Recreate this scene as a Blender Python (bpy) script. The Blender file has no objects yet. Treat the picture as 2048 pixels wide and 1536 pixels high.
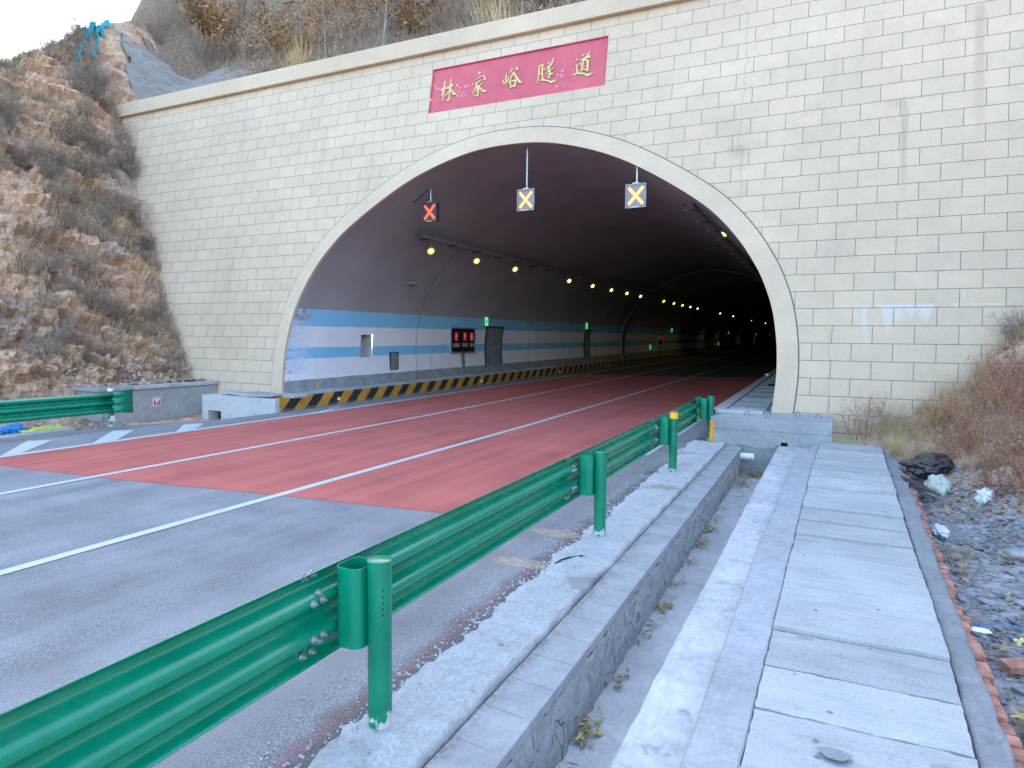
import bpy, bmesh, math, random
from mathutils import Vector, Matrix, noise as mn
R = math.radians
sc = bpy.context.scene
# ------------------------------------------------------------------ camera
cam_d = bpy.data.cameras.new("camera"); cam = bpy.data.objects.new("camera", cam_d)
sc.collection.objects.link(cam); sc.camera = cam
cam_d.sensor_fit = 'HORIZONTAL'; cam_d.sensor_width = 36.0; cam_d.lens = 1306.2165 / 2048 * 36.0
cam_d.clip_start = 0.05; cam_d.clip_end = 1500
CR = ((0.90343637, 0.03899407, -0.42694518), (0.42858713, -0.0571497, 0.90169118), (0.01076082, -0.99760382, -0.06834348))
cam.matrix_world = Matrix([(CR[i][0], -CR[i][1], -CR[i][2], (0.0, -15.95, 2.2)[i]) for i in range(3)] + [(0, 0, 0, 1)])
# ------------------------------------------------------------------ sky and sun
SUN_EL, SUN_AZ = R(24), R(338)      # a low sun behind the hill: the portal stands in open shade
w = bpy.data.worlds.new("World"); sc.world = w; w.use_nodes = True
wn = w.node_tree; bg = wn.nodes['Background']
sky = wn.nodes.new('ShaderNodeTexSky'); sky.sky_type = 'NISHITA'; sky.sun_disc = False
sky.sun_elevation = SUN_EL; sky.sun_rotation = SUN_AZ; sky.air_density = 1.0; sky.dust_density = 2.0; sky.ozone_density = 1.0
hs = wn.nodes.new('ShaderNodeHueSaturation'); hs.inputs['Saturation'].default_value = 1.0      # thin milky haze
wn.links.new(sky.outputs[0], hs.inputs['Color']); wn.links.new(hs.outputs[0], bg.inputs[0]); bg.inputs[1].default_value = 0.15
sl = bpy.data.lights.new("sun", 'SUN'); sun = bpy.data.objects.new("sun", sl); sc.collection.objects.link(sun)
sl.energy = 2.0; sl.angle = R(0.5); sl.color = (1.0, 0.95, 0.87)
sun.rotation_euler = (R(90) - SUN_EL, 0, R(180) - SUN_AZ)
sc.view_settings.view_transform = 'Standard'; sc.view_settings.look = 'None'
sc.view_settings.exposure = 2.85; sc.view_settings.gamma = 1.0
sc.render.engine = 'CYCLES'
sc.cycles.use_denoising = True
sc.cycles.max_bounces = 8; sc.cycles.diffuse_bounces = 5; sc.cycles.glossy_bounces = 3
sc.cycles.sample_clamp_indirect = 6.0

# ------------------------------------------------------------------ node helpers
def new_mat(name):
    m = bpy.data.materials.new(name); m.use_nodes = True
    return m, m.node_tree, m.node_tree.nodes['Principled BSDF']
def nd(nt, typ, ins=None, **props):
    n = nt.nodes.new(typ)
    for k, v in props.items(): setattr(n, k, v)
    for k, v in (ins or {}).items():
        if isinstance(v, bpy.types.NodeSocket): nt.links.new(v, n.inputs[k])
        else: n.inputs[k].default_value = v
    return n
def coords(nt, scale=(1, 1, 1), loc=(0, 0, 0), rot=(0, 0, 0), kind='Object'):
    tc = nd(nt, 'ShaderNodeTexCoord')
    mp = nd(nt, 'ShaderNodeMapping', {'Vector': tc.outputs[kind], 'Scale': scale, 'Location': loc, 'Rotation': rot})
    return mp.outputs[0]
def noise(nt, vec, scale=5, detail=4, rough=0.55, dist=0.0):
    return nd(nt, 'ShaderNodeTexNoise', {'Vector': vec, 'Scale': scale, 'Detail': detail, 'Roughness': rough, 'Distortion': dist}).outputs['Fac']
def ramp(nt, fac, stops, interp='LINEAR'):
    n = nd(nt, 'ShaderNodeValToRGB', {'Fac': fac}); n.color_ramp.interpolation = interp
    e = n.color_ramp.elements
    while len(e) < len(stops): e.new(0.5)
    for el, (p, c) in zip(e, stops):
        el.position = p
        el.color = (c, c, c, 1) if isinstance(c, (int, float)) else (*c, 1)
    return n.outputs[0]
def mix(nt, fac, a, b, blend='MIX'):
    n = nd(nt, 'ShaderNodeMix', data_type='RGBA', blend_type=blend)
    for idx, v in ((0, fac), (6, a), (7, b)):
        if isinstance(v, bpy.types.NodeSocket): nt.links.new(v, n.inputs[idx])
        elif idx == 0: n.inputs[0].default_value = v
        else: n.inputs[idx].default_value = (*v, 1)
    return n.outputs[2]
def mth(nt, op, a, b=0.0, c=0.0, clamp=False):
    n = nd(nt, 'ShaderNodeMath', operation=op, use_clamp=clamp)
    for i, v in enumerate((a, b, c)):
        if isinstance(v, bpy.types.NodeSocket): nt.links.new(v, n.inputs[i])
        else: n.inputs[i].default_value = v
    return n.outputs[0]
def sep(nt, vec):
    return nd(nt, 'ShaderNodeSeparateXYZ', {'Vector': vec}).outputs
def step(nt, v, lo, hi):            # smooth 0 -> 1
    return nd(nt, 'ShaderNodeMapRange', {'Value': v, 'From Min': lo, 'From Max': hi}, interpolation_type='SMOOTHSTEP').outputs[0]
def bump(nt, bsdf, h, strength=0.3, dist=0.01):
    b = nd(nt, 'ShaderNodeBump', {'Height': h, 'Strength': strength, 'Distance': dist})
    nt.links.new(b.outputs[0], bsdf.inputs['Normal'])
def setc(nt, bsdf, col, rough=0.8, spec=None, metal=None):
    if isinstance(col, bpy.types.NodeSocket): nt.links.new(col, bsdf.inputs['Base Color'])
    else: bsdf.inputs['Base Color'].default_value = (*col, 1)
    if isinstance(rough, bpy.types.NodeSocket): nt.links.new(rough, bsdf.inputs['Roughness'])
    else: bsdf.inputs['Roughness'].default_value = rough
    if spec is not None: bsdf.inputs['Specular IOR Level'].default_value = spec
    if metal is not None: bsdf.inputs['Metallic'].default_value = metal
def plain(name, col, rough=0.6, var=0.15, scale=8, bmp=0.0, spec=0.4, metal=0.0, rnd=0.0):
    m, nt, b = new_mat(name)
    f = noise(nt, coords(nt), scale, 5)
    c = ramp(nt, f, [(0.3, tuple(x * (1 - var) for x in col)), (0.7, tuple(min(1, x * (1 + var)) for x in col))])
    if rnd:
        oi = nd(nt, 'ShaderNodeObjectInfo').outputs['Random']
        k = nd(nt, 'ShaderNodeMapRange', {'Value': oi, 'To Min': 1 - rnd, 'To Max': 1 + rnd}).outputs[0]
        c = nd(nt, 'ShaderNodeVectorMath', {0: c, 1: nd(nt, 'ShaderNodeCombineXYZ', {0: k, 1: k, 2: k}).outputs[0]}, operation='MULTIPLY').outputs[0]
    setc(nt, b, c, rough, spec, metal)
    if bmp: bump(nt, b, noise(nt, coords(nt), scale * 6, 4), bmp, 0.01)
    return m
def glow(name, col, strength, base=(0.02, 0.02, 0.02)):
    m, nt, b = new_mat(name); setc(nt, b, base, 0.4)
    b.inputs['Emission Color'].default_value = (*col, 1); b.inputs['Emission Strength'].default_value = strength
    return m

# ------------------------------------------------------------------ mesh helpers
class MB:
    def __init__(s): s.v = []; s.f = []; s.m = []
    def add(s, vs, fs, mi=0):
        o = len(s.v); s.v += [tuple(v) for v in vs]
        for f in fs: s.f.append(tuple(i + o for i in f)); s.m.append(mi)
        return s
    def box(s, x0, x1, y0, y1, z0, z1, mi=0, M=None):
        vs = [(x, y, z) for z in (z0, z1) for y in (y0, y1) for x in (x0, x1)]
        if M is not None: vs = [tuple(M @ Vector(v)) for v in vs]
        return s.add(vs, [(0, 2, 3, 1), (4, 5, 7, 6), (0, 1, 5, 4), (2, 6, 7, 3), (0, 4, 6, 2), (1, 3, 7, 5)], mi)
    def tube(s, pts, r, n=8, mi=0, cap=True):
        pts = [Vector(p) for p in pts]; rs = r if isinstance(r, (list, tuple)) else [r] * len(pts)
        o = len(s.v); up = Vector((0, 0, 1)); a = None
        for i, p in enumerate(pts):
            d = (pts[min(i + 1, len(pts) - 1)] - pts[max(i - 1, 0)]).normalized()
            if a is None:
                a = d.cross(up)
                if a.length < 0.05: a = d.cross(Vector((1, 0, 0)))
            a = (a - d * a.dot(d)).normalized(); b = d.cross(a)
            for k in range(n):
                t = 2 * math.pi * k / n
                s.v.append(tuple(p + (a * math.cos(t) + b * math.sin(t)) * rs[i]))
        for i in range(len(pts) - 1):
            for k in range(n):
                k2 = (k + 1) % n
                s.f.append((o + i * n + k, o + i * n + k2, o + (i + 1) * n + k2, o + (i + 1) * n + k)); s.m.append(mi)
        if cap:
            s.f.append(tuple(o + k for k in range(n))[::-1]); s.m.append(mi)
            e = o + (len(pts) - 1) * n
            s.f.append(tuple(e + k for k in range(n))); s.m.append(mi)
        return s
    def prism(s, poly, d, mi=0):        # closed polygon (3-D points) extruded by vector d
        n = len(poly); d = Vector(d)
        vs = [Vector(p) for p in poly]; vs += [p + d for p in vs]
        fs = [tuple(range(n))[::-1], tuple(range(n, 2 * n))] + [(i, (i + 1) % n, n + (i + 1) % n, n + i) for i in range(n)]
        return s.add(vs, fs, mi)
    def grid(s, rows, mi=0, skip=None):
        nu = len(rows[0]); o = len(s.v)
        for r_ in rows: s.v += [tuple(p) for p in r_]
        for j in range(len(rows) - 1):
            for i in range(nu - 1):
                if skip and skip(j, i): continue
                s.f.append((o + j * nu + i, o + j * nu + i + 1, o + (j + 1) * nu + i + 1, o + (j + 1) * nu + i)); s.m.append(mi)
        return s
    def build(s, name, mats, parent=None, smooth=False, bevel=0.0, fixn=False, sharp=None):
        me = bpy.data.meshes.new(name); me.from_pydata(s.v, [], s.f)
        for m_ in (mats if isinstance(mats, (list, tuple)) else [mats]): me.materials.append(m_)
        me.polygons.foreach_set('material_index', s.m)
        if smooth: me.polygons.foreach_set('use_smooth', [True] * len(me.polygons))
        if fixn:
            bm = bmesh.new(); bm.from_mesh(me); bmesh.ops.recalc_face_normals(bm, faces=bm.faces); bm.to_mesh(me); bm.free()
        me.update()
        if sharp: me.set_sharp_from_angle(angle=R(sharp))
        o = bpy.data.objects.new(name, me); sc.collection.objects.link(o)
        if parent: o.parent = parent
        if bevel:
            b = o.modifiers.new("bevel", 'BEVEL'); b.width = bevel; b.segments = 2; b.limit_method = 'ANGLE'
        return o
def tag(o, label, cat, group=None, kind=None):
    o['label'] = label; o['category'] = cat
    if group: o['group'] = group
    if kind: o['kind'] = kind
    return o
def thing(name, label, cat, loc=(0, 0, 0), rz=0.0, group=None):
    o = bpy.data.objects.new(name, None); sc.collection.objects.link(o); o.empty_display_size = 0.1
    o.location = loc; o.rotation_euler = (0, 0, rz)
    return tag(o, label, cat, group)
def struct(o, label=None, cat=None, kind='structure'):
    o['kind'] = kind
    if label: o['label'] = label; o['category'] = cat or 'ground'
    return o
def copy_tree(o, loc=None, rot=None, scale=None, label=None, parent=None, group=None):
    c = o.copy(); sc.collection.objects.link(c)
    if parent: c.parent = parent
    if loc is not None: c.location = loc
    if rot is not None: c.rotation_euler = rot
    if scale is not None: c.scale = scale if isinstance(scale, tuple) else (scale,) * 3
    if label: c['label'] = label
    if group: c['group'] = group
    for ch in list(o.children): copy_tree(ch, parent=c)
    return c
ORD = "first second third fourth fifth sixth seventh eighth ninth tenth eleventh twelfth thirteenth fourteenth fifteenth sixteenth seventeenth eighteenth nineteenth twentieth".split()
BAT = 0.1888                                   # batter of the portal face: y = BAT * z
GRADE = 0.0062
def gr(y): return GRADE * max(y, 0.0)
def zr(x, y): return 0.008 * min(x + 2.16, 0.0) + gr(y)      # road surface
def lerp(a, b, t): return a + (b - a) * t
def interp(tab, x):
    if x <= tab[0][0]: return tab[0][1]
    for (a, va), (b, vb) in zip(tab, tab[1:]):
        if x <= b: return lerp(va, vb, (x - a) / (b - a))
    return tab[-1][1]
# ================================================================== materials
def m_asphalt():
    m, nt, b = new_mat("asphalt"); v = coords(nt)
    sp = noise(nt, v, 160, 2, 0.7); mid = noise(nt, v, 1.3, 5)
    long_ = noise(nt, coords(nt, (2.2, 0.12, 1)), 1.0, 4)
    c = ramp(nt, sp, [(0.34, (0.10, 0.098, 0.10)), (0.50, (0.255, 0.25, 0.255)), (0.66, (0.45, 0.44, 0.445))])
    k = ramp(nt, mth(nt, 'ADD', mth(nt, 'MULTIPLY', mid, 0.5), mth(nt, 'MULTIPLY', long_, 0.5)), [(0.35, 0.72), (0.65, 1.12)])
    c = mix(nt, 1.0, c, k, 'MULTIPLY')
    x, y, z = sep(nt, v)
    eg = step(nt, mth(nt, 'ADD', x, mth(nt, 'MULTIPLY', mth(nt, 'SUBTRACT', noise(nt, v, 3.0, 4), 0.5), 0.35)), -2.62, -2.40)
    c = mix(nt, mth(nt, 'MULTIPLY', eg, step(nt, y, 2.0, -2.0)), c, mix(nt, 1.0, c, (0.52, 0.51, 0.50), 'MULTIPLY'))
    # red setting-out spray line and ochre smears beside the guardrail
    wob = mth(nt, 'MULTIPLY', mth(nt, 'SUBTRACT', noise(nt, v, 1.5, 3), 0.5), 0.12)
    d = mth(nt, 'ABSOLUTE', mth(nt, 'ADD', mth(nt, 'ADD', x, 2.44), wob))
    spray = mth(nt, 'MULTIPLY', step(nt, d, 0.075, 0.005), step(nt, noise(nt, v, 70, 3, 0.7), 0.5, 0.62))
    spray = mth(nt, 'MULTIPLY', spray, step(nt, y, -6.5, -8.0))
    c = mix(nt, mth(nt, 'MULTIPLY', spray, 0.8), c, (0.55, 0.13, 0.12))
    for (cx, cy, lx, ly) in ((-2.62, -10.2, 0.36, 0.15), (-2.66, -9.1, 0.34, 0.15)):
        ex = mth(nt, 'DIVIDE', mth(nt, 'SUBTRACT', x, cx), lx)
        ey = mth(nt, 'DIVIDE', mth(nt, 'ADD', mth(nt, 'SUBTRACT', y, cy), mth(nt, 'MULTIPLY', wob, 1.2)), ly)
        r2 = mth(nt, 'ADD', mth(nt, 'MULTIPLY', ex, ex), mth(nt, 'MULTIPLY', ey, ey))
        k2 = mth(nt, 'MULTIPLY', step(nt, r2, 1.1, 0.5), step(nt, noise(nt, coords(nt, (3, 22, 1)), 2, 4), 0.42, 0.55))
        c = mix(nt, mth(nt, 'MULTIPLY', k2, 0.8), c, (0.50, 0.36, 0.24))
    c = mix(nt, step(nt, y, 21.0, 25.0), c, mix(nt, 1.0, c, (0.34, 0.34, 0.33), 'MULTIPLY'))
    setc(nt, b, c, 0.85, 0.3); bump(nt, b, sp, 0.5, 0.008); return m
def m_red():
    m, nt, b = new_mat("red_antiskid"); v = coords(nt)
    sp = noise(nt, v, 140, 2, 0.7); mid = noise(nt, v, 0.7, 5, 0.6); st = noise(nt, coords(nt, (3.5, 0.15, 1)), 1.0, 5)
    c = ramp(nt, sp, [(0.3, (0.42, 0.092, 0.075)), (0.6, (0.56, 0.15, 0.118)), (0.8, (0.64, 0.24, 0.19))])
    k = ramp(nt, mth(nt, 'ADD', mth(nt, 'MULTIPLY', mid, 0.5), mth(nt, 'MULTIPLY', st, 0.5)), [(0.36, 0.74), (0.62, 1.1)])
    c = mix(nt, 1.0, c, k, 'MULTIPLY')
    ty = step(nt, noise(nt, coords(nt, (5, 0.1, 1)), 2.0, 3), 0.60, 0.75)
    c = mix(nt, mth(nt, 'MULTIPLY', ty, 0.2), c, (0.22, 0.12, 0.12))
    setc(nt, b, c, 0.8, 0.3); bump(nt, b, sp, 0.35, 0.006); return m
def m_line():
    m, nt, b = new_mat("road_paint"); v = coords(nt)
    wear = noise(nt, v, 60, 4, 0.7); big = noise(nt, v, 2.0, 4)
    c = ramp(nt, big, [(0.3, (0.47, 0.49, 0.47)), (0.7, (0.56, 0.58, 0.55))])
    c = mix(nt, mth(nt, 'MULTIPLY', step(nt, wear, 0.62, 0.72), 0.55), c, (0.35, 0.35, 0.36))
    setc(nt, b, c, 0.6, 0.4); return m
def concrete(name, a, bcol, scale=3.0, stain=0.5, bmp=0.25, pits=True, fine=30):
    m, nt, b = new_mat(name); v = coords(nt)
    big = noise(nt, v, scale * 0.35, 6, 0.6); mid = noise(nt, v, scale * 2.2, 5, 0.65); fi = noise(nt, v, fine, 4, 0.7)
    c = ramp(nt, mth(nt, 'ADD', mth(nt, 'MULTIPLY', big, 0.55), mth(nt, 'MULTIPLY', mid, 0.45)), [(0.34, a), (0.62, bcol)])
    c = mix(nt, 0.22, c, ramp(nt, fi, [(0.3, 0.25), (0.7, 0.85)]), 'OVERLAY')
    c = mix(nt, mth(nt, 'MULTIPLY', step(nt, noise(nt, v, scale * 0.9, 6, 0.7), 0.56, 0.68), stain), c, tuple(x * 0.55 for x in a))
    if pits:
        vo = nd(nt, 'ShaderNodeTexVoronoi', {'Vector': v, 'Scale': 9.0}); 
        pit = mth(nt, 'MULTIPLY', step(nt, vo.outputs['Distance'], 0.13, 0.06), step(nt, noise(nt, v, 3.0, 3), 0.52, 0.62))
        c = mix(nt, mth(nt, 'MULTIPLY', pit, 0.7), c, (0.12, 0.115, 0.11))
    oi = nd(nt, 'ShaderNodeObjectInfo').outputs['Random']
    k = nd(nt, 'ShaderNodeMapRange', {'Value': oi, 'To Min': 0.84, 'To Max': 1.12}).outputs[0]
    c = nd(nt, 'ShaderNodeVectorMath', {0: c, 1: nd(nt, 'ShaderNodeCombineXYZ', {0: k, 1: k, 2: k}).outputs[0]}, operation='MULTIPLY').outputs[0]
    setc(nt, b, c, 0.9, 0.25); bump(nt, b, mth(nt, 'ADD', mth(nt, 'MULTIPLY', fi, 0.5), mid), bmp, 0.012); return m
def m_slab():
    m, nt, b = new_mat("slab_concrete"); v = coords(nt); x, y, z = sep(nt, v)
    oi = nd(nt, 'ShaderNodeObjectInfo').outputs['Random']
    off = nd(nt, 'ShaderNodeCombineXYZ', {0: mth(nt, 'MULTIPLY', oi, 37.0), 1: mth(nt, 'MULTIPLY', oi, 11.0), 2: 0.0}).outputs[0]
    def cv(sc_, rz=0.0):
        return nd(nt, 'ShaderNodeVectorMath', {0: coords(nt, sc_, rot=(0, 0, rz)), 1: off}, operation='ADD').outputs[0]
    trow = noise(nt, cv((2.2, 13, 1), R(9)), 1.0, 6, 0.7); big = noise(nt, cv((1, 1, 1)), 1.6, 5, 0.6); fi = noise(nt, cv((1, 1, 1)), 55, 4, 0.75); mid = noise(nt, cv((1, 1, 1)), 7, 5, 0.7)
    c = ramp(nt, mth(nt, 'ADD', mth(nt, 'MULTIPLY', trow, 0.5), mth(nt, 'MULTIPLY', big, 0.5)), [(0.32, (0.31, 0.315, 0.315)), (0.48, (0.385, 0.39, 0.39)), (0.64, (0.46, 0.46, 0.46))])
    c = mix(nt, 0.28, c, ramp(nt, fi, [(0.28, 0.18), (0.5, 0.5), (0.75, 0.85)]), 'OVERLAY')
    c = mix(nt, mth(nt, 'MULTIPLY', step(nt, mid, 0.60, 0.70), 0.4), c, (0.235, 0.22, 0.205))
    vo = nd(nt, 'ShaderNodeTexVoronoi', {'Vector': cv((1, 1, 0.01)), 'Scale': 5.0})
    pit = mth(nt, 'MULTIPLY', step(nt, mth(nt, 'ADD', vo.outputs['Distance'], mth(nt, 'MULTIPLY', mid, 0.12)), 0.17, 0.12), step(nt, nd(nt, 'ShaderNodeSeparateXYZ', {0: vo.outputs['Color']}).outputs[0], 0.45, 0.5))
    c = mix(nt, mth(nt, 'MULTIPLY', pit, 0.75), c, (0.17, 0.145, 0.125))
    vo2 = nd(nt, 'ShaderNodeTexVoronoi', {'Vector': cv((1, 1.6, 0.01)), 'Scale': 2.1})
    blot = mth(nt, 'MULTIPLY', step(nt, mth(nt, 'ADD', vo2.outputs['Distance'], mth(nt, 'MULTIPLY', mid, 0.25)), 0.27, 0.22), step(nt, nd(nt, 'ShaderNodeSeparateXYZ', {0: vo2.outputs['Color']}).outputs[1], 0.55, 0.6))
    c = mix(nt, mth(nt, 'MULTIPLY', blot, 0.6), c, (0.25, 0.225, 0.20))
    k = nd(nt, 'ShaderNodeMapRange', {'Value': oi, 'To Min': 0.86, 'To Max': 1.12}).outputs[0]
    c = nd(nt, 'ShaderNodeVectorMath', {0: c, 1: nd(nt, 'ShaderNodeCombineXYZ', {0: k, 1: k, 2: k}).outputs[0]}, operation='MULTIPLY').outputs[0]
    setc(nt, b, c, 0.9, 0.25); bump(nt, b, mth(nt, 'SUBTRACT', mth(nt, 'ADD', trow, mth(nt, 'MULTIPLY', fi, 0.5)), mth(nt, 'MULTIPLY', pit, 0.6)), 0.5, 0.012); return m
def m_facade(joints=True, name="cream_facade"):
    m, nt, b = new_mat(name); v = coords(nt)
    x, y, z = sep(nt, v)
    fine = noise(nt, v, 45, 5, 0.75); big = noise(nt, v, 0.35, 4); mid = noise(nt, v, 2.5, 5, 0.6)
    streak = noise(nt, coords(nt, (1.6, 1, 0.09)), 1.0, 6, 0.65)
    c = ramp(nt, mth(nt, 'ADD', mth(nt, 'MULTIPLY', big, 0.6), mth(nt, 'MULTIPLY', mid, 0.4)), [(0.35, (0.545, 0.42, 0.302)), (0.65, (0.655, 0.51, 0.372))])
    c = mix(nt, 0.30, c, ramp(nt, fine, [(0.32, 0.28), (0.68, 0.74)]), 'OVERLAY')
    if joints:
        bv = nd(nt, 'ShaderNodeCombineXYZ', {0: mth(nt, 'ADD', x, 1.4095), 1: mth(nt, 'SUBTRACT', z, 0.22), 2: 0.0}).outputs[0]
        br = nd(nt, 'ShaderNodeTexBrick', {'Vector': bv, 'Color1': (1, 1, 1, 1), 'Color2': (0, 0, 0, 1), 'Mortar': (.5, .5, .5, 1), 'Scale': 1.0,
                'Mortar Size': 0.0068, 'Mortar Smooth': 0.15, 'Bias': 0.0, 'Brick Width': 0.797, 'Row Height': 0.3937}, offset=0.5, offset_frequency=2)
        tint = nd(nt, 'ShaderNodeRGBToBW', {0: br.outputs['Color']}).outputs[0]
        c = mix(nt, 1.0, c, ramp(nt, tint, [(0.0, (0.955, 0.958, 0.965)), (1.0, (1.03, 1.025, 1.01))]), 'MULTIPLY')
    # rain streaks running down from the coping
    dk = mth(nt, 'MULTIPLY', step(nt, streak, 0.57, 0.70), step(nt, noise(nt, coords(nt, (0.25, 1, 0.2)), 1.0, 3), 0.42, 0.62))
    c = mix(nt, mth(nt, 'MULTIPLY', dk, 0.30), c, (0.42, 0.335, 0.25))
    def drip(x0, z0, wd, ln, col, amt, src):
        n1 = noise(nt, coords(nt, (5.0, 1, 0.35)), 1.5, 5, 0.7)
        dx = step(nt, mth(nt, 'ABSOLUTE', mth(nt, 'SUBTRACT', x, x0)), wd, wd * 0.2)
        dz = mth(nt, 'MULTIPLY', step(nt, z, z0 - ln, z0 - ln * 0.25), step(nt, z, z0 + 0.06, z0 - 0.02))
        k = mth(nt, 'MULTIPLY', mth(nt, 'MULTIPLY', dx, dz), step(nt, n1, 0.36, 0.56))
        return mix(nt, mth(nt, 'MULTIPLY', k, amt), src, col)
    c = drip(1.48, 7.62, 0.10, 2.6, (0.40, 0.315, 0.235), 0.75, c); c = drip(1.35, 7.72, 0.34, 0.35, (0.40, 0.315, 0.235), 0.6, c)
    c = drip(-1.95, 6.95, 0.07, 1.9, (0.40, 0.315, 0.235), 0.6, c); c = drip(-2.1, 7.02, 0.40, 0.38, (0.40, 0.315, 0.235), 0.6, c)
    c = drip(2.85, 9.6, 0.16, 4.2, (0.42, 0.32, 0.22), 0.5, c); c = drip(-15.6, 9.3, 0.4, 3.2, (0.47, 0.38, 0.28), 0.5, c)
    c = drip(-19.3, 9.9, 0.35, 2.6, (0.48, 0.39, 0.29), 0.4, c); c = drip(-13.4, 8.1, 0.3, 1.5, (0.48, 0.39, 0.29), 0.45, c)
    # white lime bloom along one course
    lime = noise(nt, coords(nt, (2.6, 1, 0.4)), 1.0, 5, 0.6); lime2 = noise(nt, coords(nt, (9, 1, 1.2)), 1.0, 4, 0.7)
    edge = mth(nt, 'ADD', 3.06, mth(nt, 'MULTIPLY', mth(nt, 'SUBTRACT', lime2, 0.5), 0.05))
    below = step(nt, mth(nt, 'SUBTRACT', edge, z), 0.0, 0.02)
    ln = mth(nt, 'ADD', 0.07, mth(nt, 'MULTIPLY', step(nt, lime, 0.52, 0.74), 1.25))
    fall = step(nt, mth(nt, 'DIVIDE', mth(nt, 'SUBTRACT', edge, z), ln), 1.0, 0.1)
    lx = mth(nt, 'MULTIPLY', step(nt, x, -0.35, 0.1), step(nt, lime, 0.36, 0.5))
    k = mth(nt, 'MULTIPLY', mth(nt, 'MULTIPLY', below, fall), lx)
    c = mix(nt, mth(nt, 'MULTIPLY', k, 0.85), c, (0.60, 0.56, 0.52))
    # damp, mossy foot
    ft = mth(nt, 'MULTIPLY', step(nt, z, 1.1, 0.1), step(nt, mid, 0.42, 0.65))
    c = mix(nt, mth(nt, 'MULTIPLY', ft, 0.4), c, (0.33, 0.32, 0.20))
    # hairline shrinkage cracks
    wv = noise(nt, v, 1.7, 4); 
    for x0, za, zb in ((-2.02, 6.6, 10.7), (0.15, -0.5, 2.5)):
        d = mth(nt, 'ABSOLUTE', mth(nt, 'ADD', mth(nt, 'SUBTRACT', x, x0), mth(nt, 'MULTIPLY', mth(nt, 'SUBTRACT', wv, 0.5), 0.35)))
        kk = mth(nt, 'MULTIPLY', step(nt, d, 0.014, 0.004), mth(nt, 'MULTIPLY', step(nt, z, za, za + 0.3), step(nt, z, zb, zb - 0.3)))
        c = mix(nt, mth(nt, 'MULTIPLY', kk, 0.55), c, (0.27, 0.26, 0.24))
    h = fine
    if joints:
        c = mix(nt, br.outputs['Fac'], c, (0.135, 0.135, 0.135))
        h = mth(nt, 'SUBTRACT', mth(nt, 'MULTIPLY', fine, 0.25), br.outputs['Fac'])
    setc(nt, b, c, 0.85, 0.25); bump(nt, b, h, 0.3, 0.008); return m
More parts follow.
